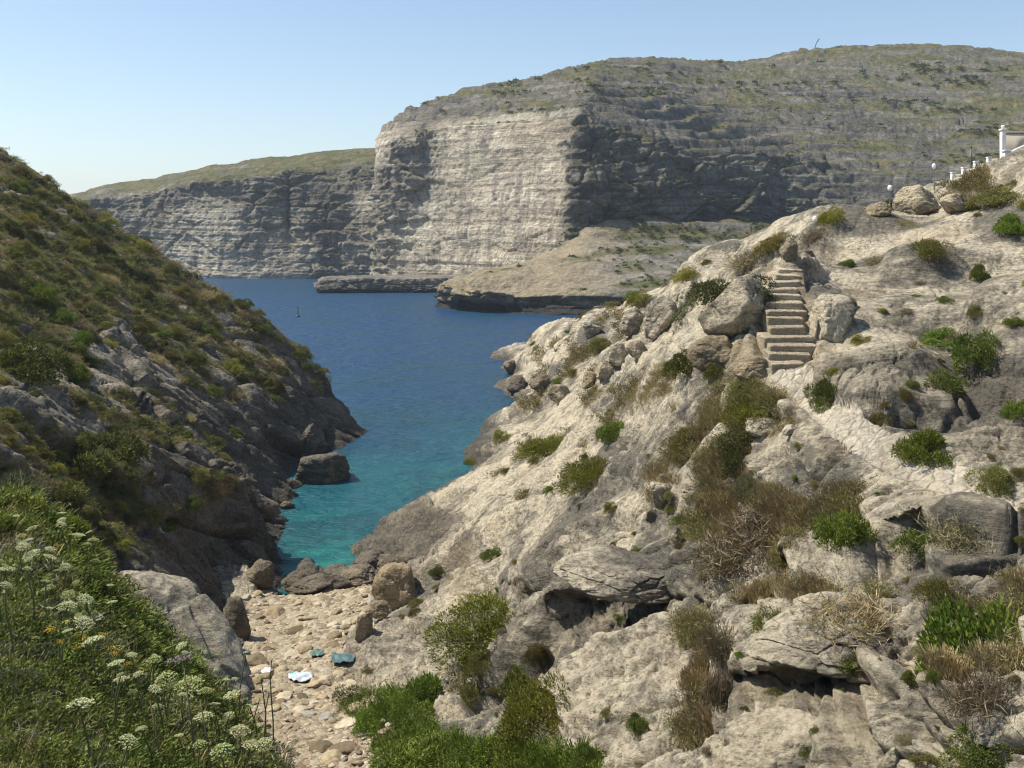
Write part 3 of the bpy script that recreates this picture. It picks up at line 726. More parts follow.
# ================================================================== plants
def leaf_material(name, dark, mid, light, transl=0.3, vary=0.25):
    n = N(name); lv = n.attr('lv')
    oi = n.n('ShaderNodeObjectInfo')
    c = n.ramp(lv, [(0.0, dark), (0.5, mid), (1.0, light)])
    hs = n.n('ShaderNodeHueSaturation'); n.link(c, hs.inputs['Color'])
    n.val(hs.inputs['Value'], n.math('ADD', n.math('MULTIPLY', oi.outputs['Random'], 2 * vary), 1.0 - vary))
    n.val(hs.inputs['Hue'], n.math('ADD', n.math('MULTIPLY', oi.outputs['Random'], 0.04), 0.48))
    a = n.bsdf(hs.outputs[0], 0.6, 0.25)
    t = n.n('ShaderNodeBsdfTranslucent'); n.link(hs.outputs[0], t.inputs[0])
    m = n.n('ShaderNodeMixShader'); m.inputs[0].default_value = transl
    n.link(a, m.inputs[1]); n.link(t.outputs[0], m.inputs[2])
    return n.done(m.outputs[0])
L_GREEN = leaf_material('leaf_green', (0.054, 0.072, 0.012), (0.108, 0.134, 0.024), (0.192, 0.21, 0.048))
L_BRIGHT = leaf_material('leaf_bright', (0.064, 0.099, 0.011), (0.127, 0.182, 0.02), (0.209, 0.259, 0.044))
L_DARK = leaf_material('leaf_dark', (0.032, 0.041, 0.011), (0.064, 0.078, 0.021), (0.127, 0.136, 0.041))
L_OLIVE = leaf_material('leaf_olive', (0.081, 0.081, 0.021), (0.149, 0.14, 0.039), (0.247, 0.218, 0.074))
L_YELLOW = leaf_material('leaf_yellow_green', (0.11, 0.108, 0.018), (0.20, 0.185, 0.030), (0.32, 0.28, 0.050))
L_LIMELEAF = leaf_material('leaf_lime_green', (0.094, 0.11, 0.013), (0.171, 0.187, 0.024), (0.275, 0.275, 0.044))
L_BLUE = leaf_material('leaf_blue_green', (0.045, 0.064, 0.032), (0.085, 0.110, 0.055), (0.14, 0.165, 0.085))
L_STRAW = leaf_material('dry_straw', (0.18, 0.135, 0.060), (0.33, 0.255, 0.120), (0.50, 0.405, 0.215), 0.2)
L_BROWN = leaf_material('dry_brown', (0.105, 0.086, 0.047), (0.195, 0.163, 0.090), (0.32, 0.27, 0.155), 0.15)
L_GREYTWIG = leaf_material('grey_twig', (0.13, 0.11, 0.095), (0.22, 0.19, 0.165), (0.33, 0.29, 0.25), 0.05)
L_WHITE = leaf_material('white_florets', (0.36, 0.39, 0.17), (0.55, 0.57, 0.31), (0.74, 0.74, 0.50), 0.25, 0.08)
L_LIME = leaf_material('lime_florets', (0.25, 0.29, 0.09), (0.40, 0.44, 0.17), (0.55, 0.57, 0.30), 0.25, 0.08)
L_GOLD = leaf_material('gold_florets', (0.50, 0.30, 0.010), (0.72, 0.48, 0.015), (0.80, 0.58, 0.04), 0.2, 0.05)
n = N('stem_bark'); M_STEM = n.done(n.bsdf(n.mix(n.noise(n.pos(), 12, 5), (0.09, 0.065, 0.04), (0.22, 0.17, 0.11)), 0.9, 0.1))
n = N('green_stalk'); M_STALK = n.done(n.bsdf(n.mix(n.noise(n.pos(), 5, 3), (0.07, 0.09, 0.03), (0.14, 0.15, 0.06)), 0.7, 0.2))

def unit(a): return a / (np.linalg.norm(a, axis=-1, keepdims=True) + 1e-9)
def leaves(cen, direc, ln, wd, r, lv=None):
    """diamond leaves at cen pointing along direc"""
    n = len(cen); d = unit(direc); s = unit(np.cross(d, r.normal(size=(n, 3)))); up = np.cross(s, d)
    ln = ln * r.uniform(0.6, 1.3, (n, 1)); wd = wd * r.uniform(0.7, 1.3, (n, 1))
    v = np.stack([cen, cen + d * ln * 0.5 + s * wd * 0.5 + up * ln * 0.06, cen + d * ln, cen + d * ln * 0.5 - s * wd * 0.5 + up * ln * 0.06], 1).reshape(-1, 3)
    if lv is None: lv = r.uniform(0, 1, n)
    return v, np.arange(4 * n).reshape(n, 4), np.repeat(lv, 4)
def bush_arrays(n, seed, leaf=0.05, asp=0.5, height=0.8, lobes=9, spread=0.75, fill=0.35, flat=1.0):
    """a crown about one unit in radius, made of leafy lobes of different sizes"""
    r = np.random.default_rng(seed)
    a = r.uniform(0, 2 * np.pi, lobes); q = np.sqrt(r.uniform(0.02, 1, lobes)) * spread
    lr = r.uniform(0.22, 0.5, lobes); lz = height * (1 - (q / 1.08) ** 2) * r.uniform(0.12, 0.95, lobes)
    lc = np.stack([q * np.cos(a), q * np.sin(a), np.maximum(lz, 0.1)], -1)
    w = lr ** 2; k = r.choice(lobes, n, p=w / w.sum())
    d = unit(r.normal(size=(n, 3))); d[:, 2] = np.abs(d[:, 2]) * 0.9 - 0.25
    rad = lr[k] * (1 - fill * r.uniform(0, 1, n) ** 1.5) * (1 + 0.22 * noise3(d * 2.3 + lc[k] * 7, seed))
    c = lc[k] + d * rad[:, None] * np.array([1, 1, flat])
    c[:, 2] = np.maximum(c[:, 2], r.uniform(0.0, 0.1, n))
    dr = d * 0.9 + r.normal(size=(n, 3)) * 0.6 + np.array([0, 0, 0.5])
    lobe_tone = r.uniform(-0.28, 0.28, lobes)[k]
    lv = np.clip(0.5 + lobe_tone + r.normal(0, 0.22, n), 0, 1)
    k2 = n // 14; c2 = c[:k2]; d2 = unit(d[:k2] + r.normal(size=(k2, 3)) * 0.35 + np.array([0, 0, 0.35]))
    A = leaves(c, dr, leaf, leaf * asp, r, lv)
    B = leaves(c2, d2, leaf * 2.6, leaf * asp * 0.8, r, np.clip(lv[:k2] + 0.15, 0, 1))
    return (np.concatenate([A[0], B[0]]), np.concatenate([A[1], B[1] + len(A[0])]), np.concatenate([A[2], B[2]])), lc
def tuft_arrays(n, seed, h=1.0, w=0.03, spread=0.5, bend=0.5):
    r = np.random.default_rng(seed)
    a = r.uniform(0, 2 * np.pi, n); b = np.stack([np.cos(a), np.sin(a), 0 * a], -1)
    base = b * (r.uniform(0, 1, (n, 1)) ** 0.7) * spread * 0.5
    L = h * r.uniform(0.45, 1.1, (n, 1)); lean = b * r.uniform(0.05, 1, (n, 1)) * bend
    s = np.stack([-np.sin(a), np.cos(a), 0 * a], -1) * w * 0.5
    m = base + L * 0.55 * unit(np.array([0, 0, 1]) + lean * 0.6); t = base + L * unit(np.array([0, 0, 1]) + lean * 1.3)
    v = np.stack([base - s, base + s, m + s * 0.7, t, m - s * 0.7], 1).reshape(-1, 3)
    i = np.arange(n)[:, None] * 5
    q = np.concatenate([i + [0, 1, 2, 4], i + [4, 2, 3, 3]], 0)
    lv = np.repeat(np.clip(r.normal(0.5, 0.25, n), 0, 1), 5)
    return v, q[:n], lv, i + [4, 2, 3]
def twig_arrays(n, seed, h=1.0, w=0.02):
    r = np.random.default_rng(seed)
    a = unit(r.normal(size=(n, 3)) * np.array([1, 1, 0.5]) + np.array([0, 0, 0.6]))
    base = r.normal(size=(n, 3)) * np.array([0.35, 0.35, 0.12]); base[:, 2] = np.abs(base[:, 2])
    base[n // 3:] = base[:n - n // 3] + a[:n - n // 3] * r.uniform(0.2, 0.7, (n - n // 3, 1)) * h
    v, q, lv = leaves(base, a + r.normal(size=(n, 3)) * 0.4, h * 0.55, w, r)
    return v, q, lv
def tube_arrays(pts, rad, seg=5):
    pts = np.asarray(pts, float); R_ = np.broadcast_to(rad, (len(pts),)) if np.ndim(rad) else np.full(len(pts), rad)
    t = unit(np.gradient(pts, axis=0)); ref = np.array([0.3, 0.9, 0.2])
    x = unit(np.cross(t, ref)); y = np.cross(t, x); an = np.arange(seg) / seg * 2 * np.pi
    v = pts[:, None] + (x[:, None] * np.cos(an)[None, :, None] + y[:, None] * np.sin(an)[None, :, None]) * R_[:, None, None]
    q = []
    for i in range(len(pts) - 1):
        for j in range(seg):
            q.append((i * seg + j, i * seg + (j + 1) % seg, (i + 1) * seg + (j + 1) % seg, (i + 1) * seg + j))
    k = (len(pts) - 1) * seg
    return v.reshape(-1, 3), np.array(q), np.array([[k, k + j, k + j + 1] for j in range(1, seg - 1)])
def join(parts):
    V, Q, A, o = [], [], [], 0
    for p in parts:
        V.append(p[0]); Q.append(np.asarray(p[1]) + o); A.append(p[2] if len(p) > 2 and p[2] is not None else np.zeros(len(p[0]))); o += len(p[0])
    return np.concatenate(V), np.concatenate(Q), np.concatenate(A)
def replicate(proto, pos, scale, nrm=None, r=rng, tone=0.2):
    """many small plants as one mesh"""
    V, Q, A = proto[:3]; n = len(pos); m = len(V)
    a = r.uniform(0, 2 * np.pi, n); ca, sa = np.cos(a)[:, None], np.sin(a)[:, None]
    x = V[None, :, 0] * ca - V[None, :, 1] * sa; y = V[None, :, 0] * sa + V[None, :, 1] * ca
    W = np.stack([x, y, np.broadcast_to(V[None, :, 2], x.shape)], -1) * np.asarray(scale).reshape(n, 1, 1)
    if nrm is not None: W = W + (np.asarray(nrm) * np.array([1, 1, 0]))[:, None, :] * W[..., 2:3] * 0.5
    W = W + np.asarray(pos)[:, None, :]
    QQ = (np.asarray(Q)[None] + (np.arange(n) * m)[:, None, None]).reshape(-1, np.asarray(Q).shape[1])
    return W.reshape(-1, 3), QQ, np.clip((A[None] + r.normal(0, tone, (n, 1))), 0, 1).ravel()
def plant_mesh(name, arr, mat, parent=None):
    tr = arr[3] if len(arr) > 3 else None
    return raw_mesh(name, arr[0], arr[1], mat, parent, dict(lv=arr[2]), smooth=False, tris=tr)
def obj_from(me, name, parent=None):
    o = bpy.data.objects.new(name, me); C.objects.link(o); o.parent = parent
    return o

# prototypes: (foliage mesh, stem mesh); unit radius, later scaled
PROTO = {}
def proto(kind, mat, nvar, **kw):
    L = []
    for k in range(nvar):
        arr, lc = bush_arrays(seed=len(PROTO) * 31 + k * 7 + 5, **kw)
        me = plant_mesh('foliage', arr, mat); st = []
        for c in lc[:7]:
            mid = c * 0.5 + np.array([0, 0, 0.1]); st.append(tube_arrays([np.array([c[0] * .1, c[1] * .1, -0.12]), mid, c], np.array([0.03, 0.02, 0.01])))
        s = join([(a[0], a[1]) for a in st]); sm = raw_mesh('stem', s[0], s[1], M_STEM)
        L.append((me.data, sm.data))
        bpy.data.objects.remove(me); bpy.data.objects.remove(sm)
    PROTO[kind] = L
proto('leafy', L_GREEN, 3, n=5500, leaf=0.08, asp=0.5, height=0.8, lobes=14)
proto('bright', L_BRIGHT, 3, n=7500, leaf=0.09, asp=0.34, height=0.65, lobes=18)
proto('mound', L_DARK, 2, n=10000, leaf=0.055, asp=0.55, height=0.55, lobes=22, spread=0.8, fill=0.2)
proto('olive', L_OLIVE, 3, n=7500, leaf=0.08, asp=0.34, height=0.7, lobes=22)
proto('yellow', L_YELLOW, 2, n=5000, leaf=0.085, asp=0.32, height=0.7, lobes=15)
proto('lime', L_LIMELEAF, 3, n=8000, leaf=0.075, asp=0.32, height=0.62, lobes=26, spread=0.85)
proto('blue', L_BLUE, 1, n=2400, leaf=0.08, asp=0.3, height=0.8)
proto('broad', L_BRIGHT, 2, n=5200, leaf=0.085, asp=0.7, height=0.75, lobes=20, fill=0.5)
proto('dark', L_DARK, 3, n=2400, leaf=0.09, asp=0.4, height=0.7, lobes=13)
for kind, mat, sc_ in (('brown', L_BROWN, 1), ('straw', L_STRAW, 1)):
    L = []
    for k in range(3):
        a = twig_arrays(1500, 900 + k + (kind == 'straw') * 40, 0.8, 0.022); b, lc = bush_arrays(900, 950 + k, leaf=0.07, asp=0.3, height=0.6, lobes=10, fill=0.7)
        arr = join([a, b]); me = plant_mesh('foliage', arr, mat)
        st = join([tube_arrays([np.array([0, 0, -0.1]), c * 0.5, c], np.array([0.025, 0.018, 0.01]))[:2] for c in lc[:6]]); sm = raw_mesh('stem', st[0], st[1], M_STEM)
        L.append((me.data, sm.data)); bpy.data.objects.remove(me); bpy.data.objects.remove(sm)
    PROTO[kind] = L

def plant(name, kind, u, v, w, h, label, cat='shrub', group=None, parts=True, g=None):
    """a plant of w by h photo pixels whose foot stands at photo point u, v"""
    g = g or ground(u, v)
    if g is None: return None
    p, nr = g[0], g[1]; D = p[1]
    fm, sm = random.choice(PROTO[kind])
    sx = w / F * D / 2 / 0.95; sz = h / F * D / 0.95
    e = bpy.data.objects.new(name, None) if parts else bpy.data.objects.new(name, fm)
    C.objects.link(e)
    e.empty_display_size = 0.2
    e.location = p - np.array([0, 0, 0.12 * sz])
    tilt = Vector((0, 0, 1)).lerp(Vector(nr), 0.45).normalized()
    e.rotation_euler = (tilt.to_track_quat('Z', 'Y') @ Euler((0, 0, random.uniform(0, 6.28))).to_quaternion()).to_euler()
    e.scale = (sx, sx * random.uniform(0.85, 1.05), sz)
    tag(e, label, cat, group)
    if parts: obj_from(fm, 'foliage', e); obj_from(sm, 'stem', e)
    return e

NAMED = [
 # name, kind, u, v(foot), w, h, label
 ('mound_shrub','mound',742,306,78,38,'dense dark green cushion shrub draped over the big boulder beside the stairs'),
 ('shrub','leafy',827,401,36,29,'round dark green bush at the foot of the wall beside the path'),
 ('shrub','leafy',853,409,28,22,'smaller dark green bush right behind the round bush by the path'),
 ('shrub','bright',924,457,52,38,'vivid green dense bush at the upper edge of the path'),
 ('shrub','olive',880,421,26,14,'low olive tuft between the path bushes and the vivid green bush'),
 ('shrub','olive',992,488,48,30,'olive bush at the upper path edge near the right border'),
 ('shrub','leafy',943,385,42,18,'green bush on the low rock shelf above the vivid green bush'),
 ('shrub','leafy',984,358,54,40,'tall green bush growing from the crevice in the right-hand rock wall'),
 ('shrub','bright',940,340,42,14,'flat green plant along the crack of the rock wall'),
 ('shrub','bright',1016,415,32,22,'green bush cut by the right border above the path'),
 ('shrub','leafy',976,277,20,18,'small round green plant stuck on the bare rock face'),
 ('shrub','bright',1013,228,34,22,'green bush near the right border high on the slope'),
 ('shrub','olive',932,254,40,22,'olive plant with dry stems on the bare upper slope'),
 ('shrub','olive',938,262,24,12,'low yellowish tuft just below the olive plant on the upper slope'),
 ('shrub','leafy',847,264,17,9,'tiny green tuft on bare rock right above the stairs'),
 ('shrub','yellow',832,221,30,18,'yellow-flowering bush on the skyline beside a white globe lamp'),
 ('shrub','yellow',776,248,48,18,'yellow-green spreading bush on the skyline above the stairs'),
 ('shrub','brown',815,238,34,14,'dry brown bush on the crest between two pale boulders'),
 ('shrub','brown',745,262,44,16,'dry brown bush on the crest left of the stair head'),
 ('shrub','olive',790,256,14,14,'small upright tuft against the pale crest boulder'),
 ('shrub','dark',735,464,44,40,'dark rounded bush in the middle of the dry grass patch'),
 ('shrub','lime',757,412,60,32,'wide olive bush at the top of the dry grass patch'),
 ('shrub','olive',686,448,50,26,'pale olive bush on the left edge of the dry grass patch'),
 ('shrub','bright',846,540,54,46,'loose green leafy bush on the right of the dry grass patch'),
 ('shrub','blue',752,492,34,26,'blue-green bush above the big brown bush'),
 ('shrub','brown',770,530,84,40,'big rusty brown dry bush in the dry grass patch'),
 ('shrub','brown',722,560,70,34,'low grey-brown dry bush at the lower edge of the dry grass patch'),
 ('shrub','olive',785,565,40,20,'green tuft at the lower tip of the dry grass patch'),
 ('shrub','leafy',918,546,44,32,'green bush on the ledge left of the stone step'),
 ('shrub','brown',955,538,60,28,'straw-brown bush on the ledge beside the stone step'),
 ('fig_shrub','broad',978,664,104,86,'large bright leafy bush at the right border below the stone step'),
 ('shrub','olive',940,596,44,28,'grey-olive bush just below the stone step'),
 ('shrub','brown',985,700,80,44,'tangled brown dry bush under the large leafy bush'),
 ('shrub','lime',786,634,58,36,'olive bush on the left of the ledge above the cave'),
 ('shrub','straw',850,622,84,36,'straw-coloured dry bush along the ledge above the cave'),
 ('shrub','bright',846,664,42,26,'bright green plant hanging on the rock over the cave'),
 ('shrub','leafy',906,682,18,16,'small green tuft on the rock right of the cave mouth'),
 ('shrub','leafy',934,682,16,16,'tiny leafy tuft near the diagonal edge right of the cave'),
 ('shrub','lime',484,640,98,54,'broad olive-green bush filling the hollow above the gully'),
 ('shrub','bright',424,710,56,42,'round green bush on a bent trunk at the gully side'),
 ('shrub','dark',350,703,36,22,'low dark bush at the right rim of the beach'),
 ('shrub','bright',378,724,60,32,'bright green herbage spilling onto the beach'),
 ('shrub','bright',425,768,100,38,'vivid green herbage in the gully at the lower border'),
 ('shrub','bright',500,772,80,30,'vivid green weeds right of the gully herbage at the lower border'),
 ('shrub','lime',548,722,96,64,'large olive bush overhanging the dark hole in the rock'),
 ('shrub','leafy',520,700,40,40,'leafy part-shaded bush left of the large olive bush'),
 ('shrub','leafy',590,768,40,30,'green bush at the lower border right of the dark hole'),
 ('shrub','olive',538,655,28,26,'small olive bush between the hollow and the large olive bush'),
 ('shrub','olive',484,664,34,18,'small green tuft below the bush in the hollow'),
 ('shrub','leafy',466,664,24,16,'small round tuft left of the tuft below the hollow'),
 ('shrub','olive',470,690,36,16,'low olive tuft on the pale rock above the gully bushes'),
 ('shrub','leafy',638,730,22,22,'green tuft on pitted rock near the lower border'),
 ('shrub','lime',551,450,56,30,'green patch of low bush on the pale slope above the inlet'),
 ('shrub','lime',582,482,60,34,'olive bush with yellow tips on the pale slope'),
 ('shrub','bright',612,436,34,20,'thin green plant trailing up the slope'),
 ('shrub','leafy',684,366,40,24,'green bush below the row of boulders'),
 ('shrub','olive',716,372,26,18,'olive tuft by the rusty ledge under the stair boulder'),
 ('shrub','dark',674,330,24,44,'dark green shrub hanging between the crest boulders'),
 ('shrub','yellow',640,302,30,16,'yellow-green bush on the crest left of the boulders'),
 ('shrub','yellow',686,278,36,14,'yellowish dry bush along the crest'),
 ('shrub','olive',600,345,26,14,'small olive tuft among the tumbled boulders'),
 ('shrub','olive',1000,150,24,20,'green bush under the white balustrade'),
 ('shrub','olive',1000,200,60,18,'olive bush in the grass strip near the right skyline'),
 ('shrub','brown',960,205,56,18,'dry brown bush beside the skyline boulder'),
 ('shrub','brown',720,650,36,50,'brown dry bush hanging down the cleft'),
 ('shrub','brown',716,700,32,50,'dark brown dead bush low in the cleft'),
 ('shrub','bright',200,705,0,0,''),
 ('shrub','leafy',975,755,60,26,'green weeds at the lower right corner'),
 ('shrub','olive',925,768,40,20,'olive weeds beside the small pale rock at the lower border'),
 ('shrub','yellow',470,462,16,10,'tiny yellowish tuft on the edge above the inlet'),
 ('shrub','olive',760,330,0,0,''),
 ('shrub','yellow',502,440,20,14,'yellow-green tuft on the seaward edge of the slope'),
]
for nm, kd, u_, v_, w_, h_, lb in NAMED:
    if 'mound' in nm: plant(nm, kd, u_, v_, w_, h_, lb, 'bush', g=(pt(735, 300, 24.6), np.array([-0.25, -0.5, 0.83])))
    elif w_: plant(nm, kd, u_, v_, w_, h_, lb, 'bush')

# small tufts scattered over the pale slope
def tuft_ok(p, u, v, T_, k):
    if p[2] < 1.5: return False
    f = lambda nme: T_[nme].ravel()[k]
    if f('path') > 0.1 or f('stair') > 0.1 or f('beach') > 0.3: return False
    return fbm(np.array([p * 0.5]), 3, 800)[0] > 0.0 or (v < 420 and u < 640 and fbm(np.array([p * 0.35]), 3, 801)[0] > -0.05)
for p, nr, k in visible_pick('slope', tuft_ok, 150, 0.012):
    w_ = random.choice((7, 9, 12, 15, 18, 22)); kd = random.choice(('leafy', 'olive', 'olive', 'yellow', 'bright', 'brown'))
    lb = {'leafy': 'small green tuft growing from a crack of the pale slope', 'olive': 'small olive tuft growing from a crack of the pale slope',
          'yellow': 'small yellowish tuft growing from a crack of the pale slope', 'bright': 'small vivid green tuft growing from a crack of the pale slope',
          'brown': 'small dry brown tuft growing from a crack of the pale slope'}[kd]
    plant('tuft', kd, 0, 0, w_, w_ * random.uniform(0.28, 0.6), lb, 'tuft', 'small tufts on the pale slope', False, (p, nr))

# scrub on the headland: the larger bushes one by one, the rest as a mass
def head_ok(p, u, v, T_, k): return T_['veg'].ravel()[k] > 0.5 and p[2] > 2
HS = [('olive', 'olive bush on the scrubby left headland'), ('dark', 'dark green bush on the scrubby left headland'), ('leafy', 'green bush on the scrubby left headland'),
      ('brown', 'dry brown bush on the scrubby left headland'), ('yellow', 'yellow-green bush on the scrubby left headland'), ('straw', 'straw-coloured dry bush on the scrubby left headland')]
for p, nr, k in visible_pick('head', head_ok, 250, 0.011):
    z_ = proj(p)[1]
    dry = fbm(np.array([p * 0.12]), 3, 820)[0]
    kd, lb = HS[random.choices(range(6), (4, 4, 2, 2 + 8 * max(dry, 0), 2, 1 + 8 * max(dry, 0)))[0]]
    w_ = random.uniform(10, 26)
    plant('shrub', kd, 0, 0, w_, w_ * random.uniform(0.35, 0.6), lb, 'bush', 'bushes on the left headland', False, (p, nr))
for u_, v_, w_, h_, lb in [(44, 300, 34, 24, 'vivid green bush beside the grey rock knob on the left headland'), (64, 322, 30, 22, 'vivid green bush lower on the left headland slope'), (78, 346, 28, 22, 'third vivid green bush down the left headland slope'),
                           (72, 375, 30, 22, 'lowest vivid green bush of the row on the left headland'), (30, 370, 70, 40, 'large dark green bush at the left border under the headland'), (250, 470, 0, 0, ''),
                           (118, 455, 60, 26, 'olive green bush on the shoulder above the dark wall'), (85, 470, 60, 36, 'green bush in the hollow behind the flower bank'), (60, 500, 50, 26, 'green leafy bush at the back of the flower bank'), (190, 505, 18, 14, 'small green plant alone on the dark wall')]:
    if w_: plant('shrub', 'bright' if 'vivid' in lb else 'leafy', u_, v_, w_, h_, lb, 'bush')
sel = visible_pick('head', lambda p, u, v, T_, k: T_['veg'].ravel()[k] > 0.45 and p[2] > 1.8, 4200)
pp = np.array([s[0] for s in sel]); nn = np.array([s[1] for s in sel])
dryness = fbm(pp * 0.12, 3, 820) + rng.normal(0, 0.18, len(pp))
parts = []
small = bush_arrays(70, 61, leaf=0.28, asp=0.35, height=0.7, lobes=5)[0]; tuf = tuft_arrays(26, 62, 1.0, 0.05, 0.9, 0.9)
tuf_q = (tuf[0], np.concatenate([tuf[1]]), tuf[2])
for mat, msk, pr, nm, lb in ((L_OLIVE, dryness < -0.30, small, 'scrub', 'low olive scrub covering the left headland'), (L_GREEN, (dryness >= -0.30) & (dryness < 0.08), small, 'scrub', 'low green scrub between the olive scrub of the left headland'), (L_DARK, (dryness >= 0.08) & (dryness < 0.12), small, 'scrub', 'low dark green scrub scattered over the left headland'),
                             (L_STRAW, dryness >= 0.12, tuf_q, 'dry_grass', 'dry straw grass between the bushes of the left headland')):
    if msk.sum() == 0: continue
    a = replicate(pr, pp[msk], rng.uniform(0.15, 0.34, msk.sum()) * pp[msk][:, 1] / 55, nn[msk])
    tag(plant_mesh(nm, a, mat), lb, 'scrub', kind='stuff')

# dry grass patches on the right-hand slope
sel = visible_pick('slope', lambda p, u, v, T_, k: T_['veg'].ravel()[k] > 0.35 and p[1] < 34, 6000)
sel = sel * 3
pp = np.array([s[0] for s in sel]) + rng.normal(0, 0.05, (len(sel), 3)) * np.array([1, 1, 0.1]); nn = np.array([s[1] for s in sel])
kindv = fbm(pp * 0.7, 3, 830) + rng.normal(0, 0.15, len(pp))
tg = tuft_arrays(24, 64, 1.0, 0.030, 0.9, 1.0); tg = (tg[0], tg[1], tg[2])
tw = twig_arrays(34, 65, 0.7, 0.028); sm2 = bush_arrays(56, 66, leaf=0.15, asp=0.35, height=0.6, lobes=5)[0]
for mat, msk, pr, nm, lb in ((L_STRAW, kindv > 0.0, tg, 'dry_grass', 'dry straw grass in the patches below the path'), (L_BROWN, (kindv <= 0.0) & (kindv > -0.17), tw, 'dry_brush', 'brown dry brush in the patches below the path'),
                             (L_OLIVE, kindv <= -0.17, sm2, 'herbs', 'low olive herbs in the patches below the path')):
    a = replicate(pr, pp[msk], rng.uniform(0.14, 0.34, msk.sum()), nn[msk])
    tag(plant_mesh(nm, a, mat), lb, 'grass', kind='stuff')
# fresh green growth in the gully beside the beach
GUL = [(335,700),(372,690),(405,690),(440,735),(520,745),(600,760),(600,790),(380,790),(375,740)]
def gully_ok(p, u, v, T_, k): return in_poly(np.array([u + 14 * noise3(p[None] * 1.5, 7)[0]]), np.array([v + 8 * noise3(p[None] * 1.5, 8)[0]]), GUL)[0]
sel = visible_pick('slope', gully_ok, 900) * 2
pp = np.array([s_[0] for s_ in sel]) + rng.normal(0, 0.06, (len(sel), 3)) * np.array([1, 1, 0.1]); nn = np.array([s_[1] for s_ in sel])
gt = tuft_arrays(26, 88, 1.0, 0.045, 0.9, 0.9); gb = bush_arrays(60, 89, leaf=0.16, asp=0.35, height=0.7, lobes=6)[0]
hf = rng.uniform(0, 1, len(pp)) < 0.5
tag(plant_mesh('grass', replicate(gt[:3], pp[hf], rng.uniform(0.18, 0.42, hf.sum()), nn[hf]), L_BRIGHT), 'fresh green grass in the gully beside the beach', 'grass', kind='stuff')
tag(plant_mesh('herbs', replicate(gb, pp[~hf], rng.uniform(0.16, 0.34, (~hf).sum()), nn[~hf]), L_BRIGHT), 'low vivid green herbs in the gully beside the beach', 'herbs', kind='stuff')
# thin scrub on the far parts of the slope
sel = visible_pick('slope', lambda p, u, v, T_, k: T_['veg'].ravel()[k] > 0.4 and p[1] >= 34, 1500)
if sel:
    pp = np.array([s[0] for s in sel]); nn = np.array([s[1] for s in sel])
    tag(plant_mesh('scrub', replicate(small, pp, rng.uniform(0.15, 0.4, len(pp)) * pp[:, 1] / 50, nn), L_OLIVE), 'thin olive scrub on the seaward end of the pale slope', 'scrub', kind='stuff')

# far hillside scrub
tree_small = bush_arrays(60, 67, leaf=0.45, asp=0.6, height=0.7, lobes=5)[0]
sel = visible_pick('far', lambda p, u, v, T_, k: T_['veg'].ravel()[k] > 0.6 and fbm(np.array([p * np.array([.03,.03,.08])]), 3, 860)[0] > 0.02 and u < 1015 and v > 62, 800) + visible_pick('plat', lambda p, u, v, T_, k: T_['veg'].ravel()[k] > 0.3, 240)
pp = np.array([s[0] for s in sel]); nn = np.array([s[1] for s in sel])
pp = pp + rng.normal(0, 0.6, pp.shape) * np.array([1, 1, 0.0])
tag(plant_mesh('scrub', replicate(tree_small, pp, rng.uniform(0.25, 1.0, len(pp)) ** 2 * 1.3 * pp[:, 1] / 330, nn), L_DARK), 'low dark scrub dotting the terraces of the far hill', 'scrub', kind='stuff')

# ================================================================== boulders
def rock_arrays(seed, nsub=22, planes=14, rough=0.05, round_=0.045):
    r = np.random.default_rng(seed); t = np.linspace(-1, 1, nsub + 1); V = []; Q = []; o = 0
    for ax in range(3):
        for sg in (-1, 1):
            a, b = np.meshgrid(np.tan(t * np.pi / 4), np.tan(t * np.pi / 4), indexing='ij'); c = np.full_like(a, sg)
            P = np.empty(a.shape + (3,)); P[..., ax] = c; P[..., (ax + 1) % 3] = a; P[..., (ax + 2) % 3] = b
            V.append(P.reshape(-1, 3)); q = grid_quads(nsub + 1, nsub + 1, sg < 0) + o; Q.append(q); o += (nsub + 1) ** 2
    V = unit(np.concatenate(V)); Q = np.concatenate(Q)
    key = np.round(V, 5); u_, idx, inv = np.unique(key, axis=0, return_index=True, return_inverse=True); V = V[idx]; Q = inv.ravel()[Q]
    pn = unit(r.normal(size=(planes, 3))); pd = r.uniform(0.50, 0.95, planes)
    dd = pd / np.maximum(V @ pn.T, 0.05)
    rad = -round_ * np.log(np.exp(-np.minimum(dd, 1.15) / round_).sum(1) + np.exp(-1.05 / round_)); rad = np.maximum(rad, 0.3)
    P = V * rad[:, None]
    h, c, i = facets(P * 2.2 + seed, seed + 3)
    rad2 = 0.05 * h - 0.05 * sstep(0.08, 0, c) + rough * fbm(P * 3 + seed, 5, seed, 0.55, True) + 0.03 * fbm(P * 9, 3, seed + 1)
    P = P + V * rad2[:, None]
    P /= np.abs(P).max(0)
    return P, Q
ROCKS = []
for k in range(12):
    P_, Q_ = rock_arrays(40 + k, 22); o = raw_mesh('boulder', P_, Q_, M_BOULDER, attrs=dict(warm=np.full(len(P_), (0.0, 0.15, 0.3)[k % 3]), veg=np.zeros(len(P_)), dark=np.zeros(len(P_))))
    ROCKS.append(o.data); bpy.data.objects.remove(o)
M_TAN = rock_material('tan_boulder', grey=(0.20, 0.16, 0.11), pale=(0.42, 0.335, 0.22), amt=0.35, scale=1.5)
M_DARKROCK = rock_material('wet_rock', grey=(0.075, 0.068, 0.056), pale=(0.17, 0.15, 0.12), amt=0.6, scale=1.2)
